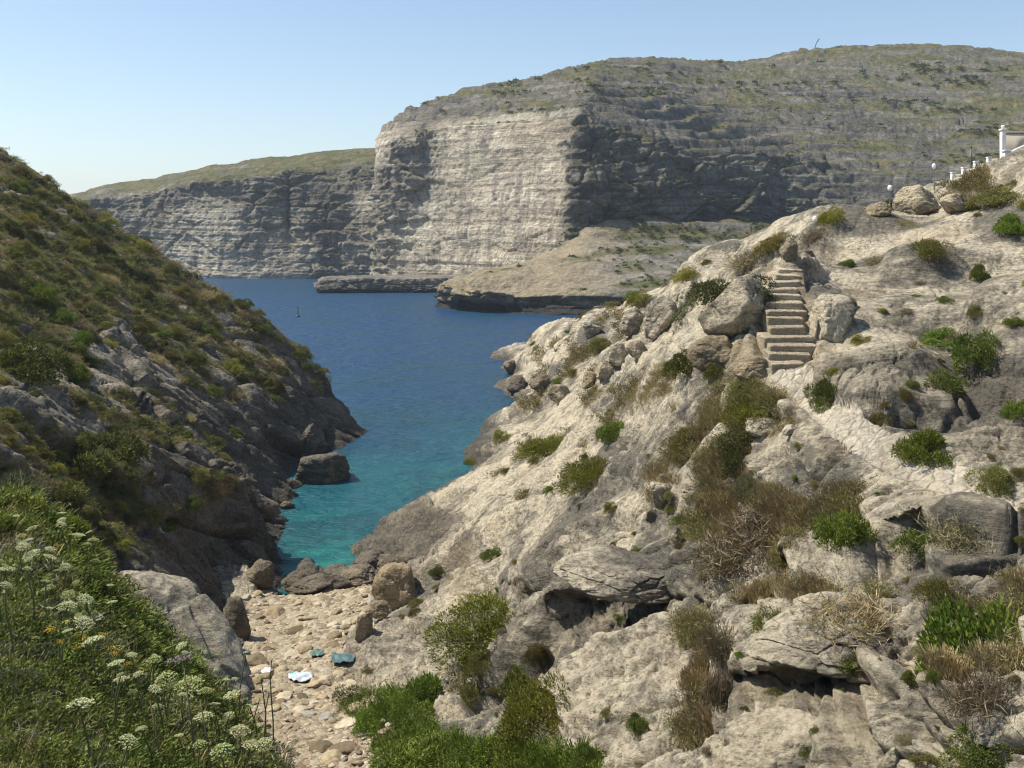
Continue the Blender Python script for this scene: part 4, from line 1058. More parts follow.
def boulder(u, v, w, h, label, seed=None, mat=None, rot=None, depth=0.8, name='boulder', cat='boulder', group=None, sink=0.25, g=None, dz=0.0, tilt=0.15):
    """a rock w by h photo pixels whose foot is at photo point u, v"""
    g = g or ground(u, v)
    if g is None: return
    p = g[0]; D = p[1]; k = random.randrange(12) if seed is None else seed
    o = bpy.data.objects.new(name, ROCKS[k]); C.objects.link(o)
    sx, sz = w / F * D / 2, h / F * D / 2
    o.scale = (sx, sx * depth, sz * (1 + sink)); o.location = p + np.array([0, sx * depth * 0.6, sz * (1 - sink) + dz])
    o.rotation_euler = (random.uniform(-tilt, tilt), random.uniform(-tilt, tilt), random.uniform(-0.5, 0.5)) if rot is None else rot
    if mat:
        o.material_slots[0].link = 'OBJECT'; o.material_slots[0].material = mat
    tag(o, label, cat, group); return o
BOULD = [
 (743,334,74,60,'big cream boulder wedged beside the stairs',1,None),(716,326,30,30,'rounded boulder left of the big stair boulder',2,None),
 (752,376,40,20,'brown ledge rock at the foot of the stairs',4,M_TAN),(722,372,60,34,'rusty ledge under the big stair boulder',5,M_TAN),
 (834,340,52,46,'tall pale block walling the right side of the stair foot',3,None),
 (657,334,40,38,'tall pale boulder on the crest above the inlet',3,None),(634,330,30,26,'pale boulder left of the tall crest boulder',6,None),(616,330,24,18,'small grey boulder at the left end of the crest row',7,None),
 (638,358,26,18,'cream boulder below the crest row',8,None),(622,362,28,22,'grey boulder beside the cream one below the crest row',9,None),(606,378,30,20,'rounded pale boulder above the grey slope',10,None),(590,384,22,16,'brown boulder lowest in the tumbled row',11,M_TAN),
 (592,338,20,14,'small boulder at the seaward crest',0,None),(566,352,26,16,'flat boulder near the seaward point',1,None),(700,318,24,30,'narrow boulder between the crest shrub and the mound shrub',3,None),(690,305,26,24,'blocky crest boulder behind the dark hanging shrub',6,None),
 (922,214,52,30,'long pale boulder on the right skyline',5,None),(957,210,34,20,'squat boulder right of the long skyline boulder',8,None),(790,258,22,22,'pale split boulder on the crest above the stairs',2,None),(806,258,24,11,'low tan boulder beside the split crest boulder',9,M_TAN),(880,215,30,14,'dry-coloured low rock on the right skyline',4,M_TAN),
 (662,505,26,24,'white stone at the left edge of the dry patch',0,None),(675,548,18,24,'upright pale stone low in the dry patch',7,None),(652,520,20,16,'broken white stone beside the dry patch',10,None),(692,496,28,14,'flat grey slab in the dry patch',11,None),(762,432,40,16,'half-buried pale slab under the wide olive bush',4,None),(790,432,18,10,'small half-buried stone near the path',6,None),
 (990,748,46,28,'pale angular rock at the lower right',3,None),(893,768,18,22,'small white rock at the lower border',1,None),(870,760,0,0,'',0,None),
 (398,608,56,42,'brown boulder at the right end of the stony beach',5,M_TAN),(364,638,20,26,'narrow brown rock at the beach edge',9,M_TAN),(380,620,26,16,'tan rock leaning on the brown beach boulder',8,M_TAN),
 (232,640,34,46,'dark stacked block at the left rim of the beach',4,M_DARKROCK),(225,655,34,16,'flat dark slab under the stacked block',0,M_DARKROCK),(258,590,34,28,'dark crag at the left end of the sill',2,M_DARKROCK),(292,592,40,20,'black rock on the sill by the water',7,M_DARKROCK),(330,588,46,20,'second black rock on the sill by the water',3,M_DARKROCK),(312,592,60,15,'long low black rock bridging the sill',1,M_DARKROCK),(352,586,56,16,'flat black rock in the middle of the sill',5,M_DARKROCK),(390,574,44,18,'low dark rock where the sill meets the slope',10,M_DARKROCK),(370,578,50,24,'black rock at the right end of the sill',6,M_DARKROCK),
 (310,455,22,30,'upright grey rock at the foot of the headland',6,M_HEAD),(256,520,40,26,'dark ledge rock under the headland wall',10,M_DARKROCK),
 (540,390,26,18,'dark boulder on the seaward end of the slope',2,M_DARKROCK),(516,392,22,16,'dark rock at the tip of the point',4,M_DARKROCK),(510,372,20,14,'low dark rock at the seaward tip',8,M_DARKROCK),(560,400,26,16,'grey boulder on the point above the waterline',5,None),
]
for u_, v_, w_, h_, lb, sd, mt in BOULD:
    if not w_: continue
    boulder(u_, v_, w_, h_, lb, sd, mt)
# boulder standing in the water off the headland
Dw = 59.5; b = boulder(0, 0, 58, 34, 'big dark boulder standing in the water off the headland', 9, M_DARKROCK, (0.05, 0.1, 0.2), 0.9, g=(np.array([(322 - 512) / F * Dw, Dw, -0.1]), None), sink=0.3)
for (u_, w_, h_, Dd, lb) in [(300, 26, 8, 59.5, 'low wet rock just breaking the surface by the dark boulder'), (284, 20, 8, 54, 'small wet rock at the water edge under the headland')]:
    boulder(0, 0, w_, h_, lb, None, M_DARKROCK, g=(np.array([(u_ - 512) / F * Dd, Dd, -0.05]), None), sink=0.3)
# overhanging slabs that roof the hollows
def overhang(u, v, D, sx, sy, sz, rot, seed, label):
    P_, Q_ = rock_arrays(seed, 56, 13, 0.045, 0.06)
    o = raw_mesh('overhanging_rock', P_, Q_, M_SLOPE, attrs=dict(warm=0 * P_[:, 0], veg=0 * P_[:, 0], dark=0 * P_[:, 0]))
    o.location = pt(u, v, D); o.scale = (sx, sy, sz); o.rotation_euler = rot
    tag(o, label, 'rock')
overhang(838, 642, 13.75, 1.36, 0.95, 0.52, (0.12, 0.03, 0.05), 210, 'thick pale overhanging rock roofing the dark cave at the lower right')
overhang(632, 574, 21.0, 1.70, 0.95, 0.36, (0.20, 0.10, 0.10), 214, 'long overhanging rock ledge above the stained hollow in the middle of the slope')
# the pale slab under the cave
boulder(790, 806, 150, 50, 'large pale smooth slab lying under the cave', 4, M_BOULDER, (0.15, -0.25, 0.3), 0.7, sink=0.3)

# ================================================================== stones of the beach
n = N('beach_stone'); p = n.pos(); oi = n.n('ShaderNodeObjectInfo')
c = n.ramp(oi.outputs['Random'], [(0.0, (0.13, 0.10, 0.065)), (0.3, (0.28, 0.22, 0.14)), (0.6, (0.37, 0.30, 0.195)), (0.85, (0.48, 0.415, 0.30)), (1.0, (0.27, 0.255, 0.225))])
c = n.mix(1.0, c, n.ramp(n.noise(p, 7, 6, 0.7), [(0.3, 0.65), (0.62, 1.12)]), 'MULTIPLY')
M_STONE = n.done(n.bsdf(c, 0.93, 0.12, n.bump(n.noise(p, 14, 6, 0.7), 0.7, 0.05)))
SMALL = []
for k in range(8):
    P_, Q_ = rock_arrays(140 + k, 10, 9, 0.04, 0.02); o = raw_mesh('stone', P_, Q_, M_STONE); SMALL.append(o.data); bpy.data.objects.remove(o)
def stone_ok(p, u, v, T_, k): return T_['beach'].ravel()[k] > 0.4
SIZ = [('small tan stone lying on the stony beach', 6, 10), ('medium tan stone lying on the stony beach', 10, 16), ('large tan stone lying on the stony beach', 16, 30)]
for i_, (p, nr, k) in enumerate(visible_pick('slope', stone_ok, 285, 0.007)):
    lb, a_, b_ = SIZ[random.choices((0, 1, 2), (6, 4, 1.6))[0]]
    up_ = proj(p)[1]
    w_ = random.uniform(a_, b_) * (0.8 + 0.4 * (up_ - 580) / 190)
    o = bpy.data.objects.new('stone', SMALL[i_ % 8]); C.objects.link(o)
    s = w_ / F * p[1] / 2
    o.scale = (s, s * random.uniform(0.6, 1.0), s * random.uniform(0.35, 0.65)); o.location = p + np.array([0, 0, 0.10 * s])
    o.rotation_euler = (random.uniform(-.2, .2), random.uniform(-.2, .2), random.uniform(0, 6.28))
    tag(o, lb, 'stone', 'stones of the beach')
sel = visible_pick('slope', stone_ok, 2000)
pp = np.array([s[0] for s in sel]) + rng.normal(0, 0.12, (len(sel), 3)) * np.array([1, 1, 0.05])
P_, Q_ = rock_arrays(170, 4, 9, 0.04)
M_PEB = leaf_material('pebbles', (0.14, 0.11, 0.07), (0.29, 0.235, 0.155), (0.45, 0.385, 0.28), 0.0, 0.05)
a = replicate((P_ * np.array([1, 0.75, 0.5]), Q_, np.full(len(P_), 0.5)), pp, rng.uniform(0.04, 0.13, len(pp)), tone=0.28)
tag(raw_mesh('pebbles', a[0], a[1], M_PEB, attrs=dict(lv=a[2]), smooth=True), 'loose pebbles between the stones of the beach', 'pebbles', kind='stuff')

# litter washed up on the beach
def litter(name, u, v, w, d, col, label, cat):
    g = ground(u, v); p = g[0]; s = w / F * p[1]; k = 18
    x, y = np.meshgrid(np.linspace(-.5, .5, k), np.linspace(-.5, .5, k)); G = np.stack([x * s, y * s * d, 0 * x], -1)
    nz = fbm(np.stack([x * 4, y * 4, 0 * x + u], -1), 4, 77); G[..., 2] = 0.13 + 0.20 * s * nz; G[..., 0] += 0.12 * s * fbm(np.stack([x * 3, y * 3, 0 * x + v], -1), 2, 78)
    r_ = 0.5 + 0.12 * noise3(np.stack([np.arctan2(y, x), 0 * x + u, 0 * x], -1), 5); keep = np.hypot(x, y) < r_
    q = grid_quads(k, k); fm = keep.ravel()[q].all(1)
    n = N(name + '_material'); m = n.done(n.bsdf(col, 0.5, 0.4))
    o = raw_mesh(name, G, q[fm], m); o.location = p
    md = o.modifiers.new('thickness', 'SOLIDIFY'); md.thickness = 0.01
    tag(o, label, cat)
litter('tarpaulin', 344, 661, 28, 1.0, (0.07, 0.125, 0.135), 'crumpled teal tarpaulin on the beach stones', 'litter')
litter('tarpaulin', 317, 654, 16, 1.0, (0.09, 0.15, 0.125), 'small green-grey rag on the beach beside the teal tarpaulin', 'litter')
litter('plastic_bag', 264, 672, 12, 1.2, (0.55, 0.57, 0.58), 'torn white plastic bag on the left of the beach', 'litter')
litter('plastic_sheet', 300, 679, 26, 0.9, (0.45, 0.50, 0.52), 'pale plastic sheet in the middle of the beach', 'litter')
litter('plastic_scrap', 292, 676, 9, 1.0, (0.05, 0.33, 0.26), 'green plastic scrap beside the pale plastic sheet', 'litter')

# ================================================================== the stairs
M_STEP = rock_material('step_stone', grey=(0.40, 0.345, 0.255), pale=(0.66, 0.58, 0.44), amt=0.2, scale=2.0)
stair = bpy.data.objects.new('staircase', None); C.objects.link(stair)
tag(stair, 'worn stairs cut from tan limestone climbing between boulders', 'stairs')
ST = [(361,766,803),(352.5,765,812),(344,764,813),(335.5,764,810),(326,766,810),(317.5,767,809),(309,768,809),(301,768,808),(293.5,770,808),(286.5,771,806),(280,773,806),(274,777,805),(268,776,806)]
stair.location = pt(785, 368, 22.0)
def block_arrays(sx, sy, sz, seed, n=14, p=9.0, rough=0.03, sc=3.0):
    t = np.linspace(-1, 1, n + 1); V = []; Q = []; o = 0
    for ax in range(3):
        for sg in (-1, 1):
            a, b = np.meshgrid(t, t, indexing='ij'); P = np.empty(a.shape + (3,)); P[..., ax] = sg; P[..., (ax + 1) % 3] = a; P[..., (ax + 2) % 3] = b
            V.append(P.reshape(-1, 3)); Q.append(grid_quads(n + 1, n + 1, sg < 0) + o); o += (n + 1) ** 2
    V = np.concatenate(V); Q = np.concatenate(Q)
    u_, idx, inv = np.unique(np.round(V, 5), axis=0, return_index=True, return_inverse=True); V = V[idx]; Q = inv.ravel()[Q]
    V = V / ((np.abs(V) ** p).sum(1) ** (1 / p))[:, None]
    P = V * np.array([sx, sy, sz]) / 2
    d = rough * fbm(P * sc + seed * 7.7, 4, seed) + rough * 0.6 * fbm(P * sc * 3 + seed, 3, seed + 5)
    return P + unit(V) * d[:, None], Q
for i, (v_, ul, ur) in enumerate(ST):
    D_ = 22.0 + 0.245 * i; wob = 3.0 * math.sin(i * 0.55 + 0.4) - 0.25 * i; ul += wob + random.uniform(-3, 3); ur += wob + random.uniform(-4, 3); v_ += random.uniform(-0.8, 0.8); a = pt(ul, v_, D_); b = pt(ur, v_, D_); w_ = b[0] - a[0]; top = a[2]
    P_, Q_ = block_arrays(w_, 0.62, 0.42, 300 + i, 16, 34.0, 0.022, 4.0)
    o = raw_mesh('step', P_, Q_, M_STEP, stair, dict(warm=np.full(len(P_), 0.25), veg=np.zeros(len(P_)), dark=np.zeros(len(P_))))
    o.location = np.array([(a[0] + b[0]) / 2, D_ + 0.31, top - 0.21]) - np.array(stair.location)
    o.rotation_euler = (random.uniform(.08, .16), random.uniform(-.05, .05), random.uniform(-.10, .10)); o.scale.x = random.uniform(0.9, 1.04)
# stone steps at the right border, ending the path
for u_, v_, w_, D_, lb in [(992, 556, 96, 13.9, 'broad flat stone step at the right border below the path'), (1016, 542, 70, 14.5, 'upper flat stone step at the right border')]:
    P_, Q_ = block_arrays(w_ / F * D_, 0.75, 0.42, int(u_), 20, 9, 0.06, 2.5)
    o = raw_mesh('stone_step', P_, Q_, M_SLOPE, None, dict(warm=np.zeros(len(P_)), veg=np.zeros(len(P_)), dark=np.zeros(len(P_))))
    q_ = pt(u_, v_, D_); o.location = (q_[0], q_[1] + 0.37, q_[2] - 0.21); o.rotation_euler = (0.05, -0.06, 0.08); tag(o, lb, 'stone step')

# ================================================================== white balustrade, lamps and posts on the right skyline
n = N('white_paint'); M_WHITE = n.done(n.bsdf(n.mix(n.noise(n.pos(), 3, 5), (0.66, 0.65, 0.62), (0.80, 0.79, 0.76)), 0.6, 0.3))
n = N('cream_render'); M_CREAM = n.done(n.bsdf(n.mix(n.noise(n.pos(), 1.5, 6), (0.42, 0.37, 0.28), (0.56, 0.50, 0.40)), 0.9, 0.1))
n = N('dark_metal'); M_METAL = n.done(n.bsdf(n.mix(n.noise(n.pos(), 4, 3), (0.05, 0.05, 0.05), (0.10, 0.10, 0.10)), 0.5, 0.4))
n = N('lamp_glass'); M_GLOBE = n.done(n.bsdf(n.mix(n.noise(n.pos(), 2, 3), (0.78, 0.78, 0.76), (0.84, 0.84, 0.82)), 0.25, 0.5))
n = N('grey_paint'); M_GREYPOST = n.done(n.bsdf(n.mix(n.noise(n.pos(), 4, 3), (0.16, 0.16, 0.15), (0.24, 0.23, 0.21)), 0.6, 0.3))
def box(name, cen, size, mat, parent=None, rotz=0.0, bev=14.0, seed=1):
    P_, Q_ = block_arrays(size[0], size[1], size[2], seed, 6, bev, 0.004, 2)
    o = raw_mesh(name, P_, Q_, mat, parent, smooth=True); o.location = cen; o.rotation_euler.z = rotz
    return o
def lathe(name, prof, mat, parent=None, seg=14):
    pr = np.array(prof, float); an = np.arange(seg) / seg * 2 * np.pi
    V = np.stack([pr[:, None, 0] * np.cos(an), pr[:, None, 0] * np.sin(an), np.repeat(pr[:, 1:2], seg, 1)], -1)
    q = [(i * seg + j, i * seg + (j + 1) % seg, (i + 1) * seg + (j + 1) % seg, (i + 1) * seg + j) for i in range(len(pr) - 1) for j in range(seg)]
    return raw_mesh(name, V, np.array(q), mat, parent)
def place_empty(name, loc, label, cat, group=None):
    e = bpy.data.objects.new(name, None); C.objects.link(e); e.location = loc; e.empty_display_size = 0.2
    return tag(e, label, cat, group)
Db = 44.0
pil = place_empty('pillar', pt(1003, 166, Db), 'tall white gate pillar with a ball cap at the right border', 'pillar')
box('shaft', (0, 0, 0.68), (0.19, 0.19, 1.75), M_WHITE, pil); box('cap', (0, 0, 1.595), (0.27, 0.27, 0.08), M_WHITE, pil)
lathe('finial', [(0.0, 1.60), (0.04, 1.63), (0.04, 1.66), (0.08, 1.70), (0.09, 1.74), (0.06, 1.79), (0.0, 1.81)], M_WHITE, pil)
def rail_line(uvs, D_, h, label, nb):
    P0 = np.array([pt(a, b, D_ + k * 0.4) for k, (a, b) in enumerate(uvs)])
    e = place_empty('balustrade', P0[0], label, 'balustrade')
    for k in range(len(P0) - 1):
        a, b = P0[k] - P0[0], P0[k + 1] - P0[0]; d = b - a; L_ = np.linalg.norm(d)
        for nm, zz, th in (('top_rail', h, 0.12), ('bottom_rail', 0.12, 0.10)):
            v, q, t3 = tube_arrays([a + [0, 0, zz], b + [0, 0, zz]], th / 1.6, 6); raw_mesh(nm, v, q, M_WHITE, e, tris=t3, smooth=False)
        for j in range(1, nb):
            f = j / nb; o = lathe('baluster', [(0.045, 0.1), (0.07, 0.25), (0.08, 0.36), (0.04, 0.55), (0.045, h)], M_WHITE, e, 8); o.location = a + d * f
    for k in range(len(P0)):
        c_ = P0[k] - P0[0]; q_ = box('post', (c_[0], c_[1], h / 2 - 0.1), (0.24, 0.24, h + 0.45), M_WHITE, e); box('post_cap', (0, 0, h / 2 + 0.265), (0.34, 0.34, 0.08), M_WHITE, q_)
    return e
rail_line([(1006, 169), (1030, 158), (1060, 143)], Db - 0.6, 0.62, 'white balustrade with turned balusters rising at the right border', 7)
pr_ = place_empty('parapet', pt(953, 182, 44), 'low stepped parapet with white posts descending the right skyline', 'parapet')
pv = [pt(953, 182, 44), pt(964, 177, 43.8), pt(976, 171, 43.5), pt(989, 167, 43.2), pt(1000, 161, 43)]
for k in range(4):
    a, b = pv[k] - pv[0], pv[k + 1] - pv[0]; m_ = (a + b) / 2
    o = box('wall_panel', (m_[0], m_[1], m_[2] + 0.02), (np.linalg.norm((b - a)[:2]) + 0.02, 0.16, 0.42), M_CREAM, pr_, math.atan2(b[1] - a[1], b[0] - a[0]), seed=k + 3)
    q_ = box('post', (a[0], a[1], a[2] + 0.10), (0.18, 0.20, 0.56), M_WHITE, pr_, seed=k + 9); box('post_cap', (0, 0, 0.31), (0.21, 0.21, 0.05), M_WHITE, q_)
hw = place_empty('villa_wall', pt(1016, 162, 46), 'cream garden wall with an arched opening behind the white pillar', 'wall')
c0 = pt(1026, 147, 46)
nA = 20; xs_ = np.linspace(-1.05, 1.4, 60)
# the wall is one slab with a blind arch cut into its foot
topz = 0.62; V = []; Q = []
for yy in (0.0, 0.35):
    for x in xs_:
        zb_ = -1.1 + (1.1 * math.sqrt(max(0.0, 1 - ((x - 0.0) / 0.45) ** 2)) if abs(x) < 0.45 else 0.0); V += [(x, yy, zb_), (x, yy, topz)]
m_ = 60 * 2
for i in range(59):
    Q += [(2 * i, 2 * i + 2, 2 * i + 3, 2 * i + 1), (m_ + 2 * i + 1, m_ + 2 * i + 3, m_ + 2 * i + 2, m_ + 2 * i), (2 * i + 1, 2 * i + 3, m_ + 2 * i + 3, m_ + 2 * i + 1), (2 * i + 2, 2 * i, m_ + 2 * i, m_ + 2 * i + 2)]
Q += [(0, 1, m_ + 1, m_), (2 * 59 + 1, 2 * 59, m_ + 118, m_ + 119)]
o = raw_mesh('wall', np.array(V), np.array(Q), M_CREAM, hw, smooth=False); o.location = c0 - np.array(hw.location)
o = box('coping', (0, 0, 0), (2.50, 0.42, 0.07), M_CREAM, hw); o.location = c0 - np.array(hw.location) + np.array([0.17, 0.17, 0.672])
def lamp(u, v, D_, foot, label, first=[None]):
    top = pt(u, v, D_); foot *= 0.75
    e = place_empty('globe_lamp', (top[0], top[1], top[2] - foot), label, 'lamp', 'globe lamps along the skyline')
    if first[0] is None:
        a = lathe('post', [(0.05, -0.3), (0.05, 0.05), (0.025, 0.1), (0.022, 0.8), (0.05, 0.82), (0.0, 0.84)], M_GREYPOST, e, 8)
        g_ = lathe('globe', [(0.0, 0.80), (0.07, 0.82), (0.115, 0.88), (0.13, 0.95), (0.115, 1.02), (0.07, 1.07), (0.0, 1.09)], M_GLOBE, e, 14)
        first[0] = (a, g_)
    else:
        for s in first[0]:
            c_ = s.copy(); C.objects.link(c_); c_.parent = e
    e.scale = (0.62, 0.62, 0.75); return e
for u_, v_, lb in [(934, 166, 'white globe lamp nearest the white parapet'), (890, 188, 'white globe lamp above the dry-coloured skyline rock'), (815, 219, 'white globe lamp low on the skyline by the yellow bush')]:
    g = ground(u_, v_ + 26); lamp(u_, v_, (g[0][1] if g else 36) + 0.6, 0.95, lb)
po = place_empty('pole', pt(971, 172, 45), 'thin dark pole standing behind the stepped parapet', 'pole')
v, q, t3 = tube_arrays([[0, 0, -0.6], [0.01, 0, 0.6], [0.02, 0, 1.1]], np.array([0.035, 0.03, 0.025]), 7); raw_mesh('shaft', v, q, M_METAL, po, tris=t3)
lathe('finial', [(0.0, 1.09), (0.04, 1.11), (0.03, 1.15), (0.0, 1.17)], M_METAL, po, 8)
# mast and lone bush on the far hilltop
mp = ground(814, 50)[0]
ma = place_empty('mast', mp, 'thin leaning mast on the far hilltop', 'mast')
v, q, t3 = tube_arrays([[0, 0, -0.5], [0.9, 0, 2.2], [2.0, 0, 4.2]], np.array([0.20, 0.16, 0.12]), 6); raw_mesh('shaft', v, q, M_METAL, ma, tris=t3)
v, q, t3 = tube_arrays([[1.0, 0, 2.4], [1.7, 0.1, 3.0], [2.4, 0.1, 4.2]], np.array([0.10, 0.08, 0.07]), 5); raw_mesh('brace', v, q, M_METAL, ma, tris=t3)
plant('shrub', 'dark', 817, 56, 9, 6, 'lone dark bush near the leaning mast on the far hilltop', 'bush')
# marker buoy
by = place_empty('buoy', pt(298, 317, 15000 / 86.0) * np.array([1, 1, 0]), 'small dark spar buoy floating alone in the bay', 'buoy')
n = N('buoy_paint'); MB = n.done(n.bsdf(n.mix(n.noise(n.pos(), 3, 3), (0.02, 0.03, 0.05), (0.05, 0.06, 0.08)), 0.5, 0.4))
lathe('float', [(0.0, -0.3), (0.32, -0.2), (0.36, 0.05), (0.30, 0.28), (0.12, 0.38), (0.0, 0.40)], MB, by, 14)
lathe('spar', [(0.09, 0.36), (0.07, 1.2), (0.05, 1.7), (0.0, 1.72)], MB, by, 8)
lathe('top_mark', [(0.0, 1.55), (0.14, 1.58), (0.0, 1.95)], MB, by, 8)

# ================================================================== flower bank
Tb = [t for t in TERR if t['name'] == 'bank'][0]
bP = Tb['P']; bu, bv = Tb['uv']
sel = visible_pick('bank', lambda p, u, v, T_, k: True, 9000)
pp = np.array([s[0] for s in sel]); nn = np.array([s[1] for s in sel])
def bank_mass(npos, pr, mat, smin, smax, name, label, thr, seed, jit=0.06, sgn=1):
    m = (sgn * fbm(pp * 0.8, 3, seed) + rng.normal(0, 0.12, len(pp))) > thr
    idx = rng.choice(np.where(m)[0], min(npos, m.sum() * 3)); q = pp[idx] + rng.normal(0, jit, (len(idx), 3)) * np.array([1, 1, 0.2])
    a = replicate(pr, q, rng.uniform(smin, smax, len(idx)) * np.clip(q[:, 1] / 8, 0.7, 1.3), nn[idx])
    tag(plant_mesh(name, a, mat), label, 'undergrowth', kind='stuff')
tl = tuft_arrays(14, 71, 1.0, 0.030, 0.5, 0.8); tl = (tl[0], tl[1], tl[2])
lf = bush_arrays(60, 72, leaf=0.19, asp=0.5, height=0.9, lobes=6, fill=0.8)[0]
lf2 = bush_arrays(70, 73, leaf=0.15, asp=0.55, height=0.6, lobes=6, fill=0.7)[0]
tw2 = twig_arrays(40, 74, 0.8, 0.014)
bank_mass(5200, lf, L_GREEN, 0.09, 0.20, 'undergrowth', 'green leafy undergrowth of the flower bank', 0.0, 841)
bank_mass(2200, lf2, L_DARK, 0.09, 0.18, 'undergrowth', 'dark green low undergrowth of the flower bank', 0.04, 849)
bank_mass(2000, lf2, L_OLIVE, 0.10, 0.20, 'undergrowth', 'olive low undergrowth of the flower bank', 0.0, 842)
bank_mass(4800, lf2, L_BRIGHT, 0.10, 0.20, 'undergrowth', 'bright green herbs of the flower bank', 0.07, 843)
bank_mass(500, tl, L_OLIVE, 0.14, 0.30, 'grass', 'olive grass blades of the flower bank', -0.05, 844)
bank_mass(2600, lf2, L_LIMELEAF, 0.10, 0.20, 'undergrowth', 'yellow-green herbs of the flower bank', 0.10, 848)
bank_mass(900, tl, L_STRAW, 0.14, 0.30, 'dry_grass', 'dry grass blades of the flower bank', 0.08, 845)
bank_mass(1100, tw2, L_GREYTWIG, 0.14, 0.28, 'dry_brush', 'grey dry twigs of the flower bank', 0.14, 846)
bank_mass(600, tw2, L_BROWN, 0.13, 0.28, 'dry_brush', 'brown dry twigs of the flower bank', 0.12, 847)

# leafy herbs standing out of the bank
for p, nr, k in visible_pick('bank', lambda p, u, v, T_, k: p[1] > 4.6 and u < 330, 70, 0.035):
    kd, lb = random.choice([('leafy', 'green leafy herb clump in the flower bank'), ('bright', 'vivid green herb clump in the flower bank'), ('bright', 'vivid green herb clump in the flower bank'), ('yellow', 'yellow-green herb clump in the flower bank'),
                            ('blue', 'grey-green herb clump in the flower bank'), ('straw', 'dry straw-coloured clump in the flower bank')])
    w_ = random.uniform(34, 70); plant('herb', kd, 0, 0, w_, w_ * random.uniform(0.45, 0.75), lb, 'plant', 'herb clumps of the flower bank', True, (p, nr))

# grey rock slab behind the flowers
bs = bpy.data.objects.new('boulder', ROCKS[3]); C.objects.link(bs)
P_, Q_ = rock_arrays(77, 60, 10, 0.05, 0.14); bs2 = raw_mesh('rock_slab', P_, Q_, M_SLOPE, attrs=dict(warm=0 * P_[:, 0], veg=0 * P_[:, 0], dark=0 * P_[:, 0])); bpy.data.objects.remove(bs)
bs2.location = pt(150, 645, 12.3); bs2.scale = (1.55, 1.0, 0.66); bs2.rotation_euler = (0.10, 0.68, -0.20)
tag(bs2, 'large grey lichen-speckled slab rising behind the flower bank', 'rock')

# wild carrots
def umbel_arrays(seed, dome=0.45, n=46, per=9):
    """unit radius flower head: small clusters of florets on a dome, carried by rays"""
    r = np.random.default_rng(seed); k = np.arange(n); a = k * 2.39996; q = np.sqrt((k + 0.5) / n)
    c = np.stack([q * np.cos(a), q * np.sin(a), dome * (1 - q ** 2) + r.normal(0, 0.03, n)], -1)
    f = np.repeat(c, per, 0) + r.normal(0, 0.055, (n * per, 3)) * np.array([1, 1, 0.45])
    V, Q, A = leaves(f - np.array([0, 0, 0.0]), r.normal(size=(n * per, 3)) * np.array([1, 1, 0.25]), 0.15, 0.13, r, np.clip(0.55 + r.normal(0, .2, n * per), 0, 1))
    s = np.array([0, 0, -0.55]); st = join([tube_arrays([s, s * 0.45 + ci * 0.5 - [0, 0, 0.06], ci - [0, 0, 0.03]], 0.012, 3)[:2] for ci in c[::3]])
    return (V, Q, A), st
UM = []
for k, (mat, dome) in enumerate(((L_WHITE, 0.35), (L_WHITE, 0.55), (L_WHITE, 0.2), (L_LIME, 0.6), (L_LIME, 0.4), (L_GREYTWIG, 0.1))):
    h_, st = umbel_arrays(510 + k, dome); a = plant_mesh('flower_head', h_, mat); b = raw_mesh('rays', st[0], st[1], M_STALK)
    UM.append((a.data, b.data)); bpy.data.objects.remove(a); bpy.data.objects.remove(b)
bank_tps = TPS([np.array(c[1:]) if c[0] == 'w' else pt(*c) for c in BANK], 0.02)
_bt = bank_tps
bank_tps = lambda X, Y: _bt(X, Y) - 0.2
STEMS = []
for k in range(4):
    r = np.random.default_rng(600 + k); z = np.linspace(0, 1, 7)
    pts_ = np.stack([0.10 * np.sin(z * 2.5 + k) * z * (1 - z) * 2, 0.10 * np.cos(z * 2 + k) * z * (1 - z) * 2, z], -1)
    L_ = [tube_arrays(pts_, np.linspace(0.009, 0.005, 7), 5)[:2]]
    V, Q = join(L_)[:2]; o = raw_mesh('stem', V, Q, M_STALK); STEMS.append(o.data); bpy.data.objects.remove(o)
def carrot(u, v, px, label, kind=0, group=None, want=0.55):
    Ds = np.linspace(4.5, 13.0, 90); R_ = np.array([pt(u, v, d) for d in Ds]); hgt = R_[:, 2] - bank_tps(R_[:, 0], R_[:, 1])
    ok = np.where(hgt < want)[0]
    i = ok[0] if len(ok) else int(np.argmin(hgt))
    if hgt[i] > 1.3: return
    hd = R_[i]; L_ = max(hgt[i], 0.18) + 0.05; D_ = Ds[i]
    rad = px / F * D_ / 2 / 1.05
    e = place_empty('wild_carrot', (hd[0] + random.uniform(-.04, .04), hd[1], hd[2] - L_), label, 'flower', group)
    s = obj_from(STEMS[random.randrange(4)], 'stem', e); s.scale = (1, 1, L_ - 0.5 * rad); s.rotation_euler.z = random.uniform(0, 6.28)
    hm, rm = UM[kind]
    a = obj_from(hm, 'flower_head', e); a.location = (hd[0] - e.location.x, 0, L_); a.scale = (rad,) * 3; a.rotation_euler = (random.uniform(-.1, .5), random.uniform(-.25, .25), random.uniform(0, 6))
    b = obj_from(rm, 'rays', a)
    s.rotation_euler = (0, math.atan2(hd[0] - e.location.x, L_), 0)
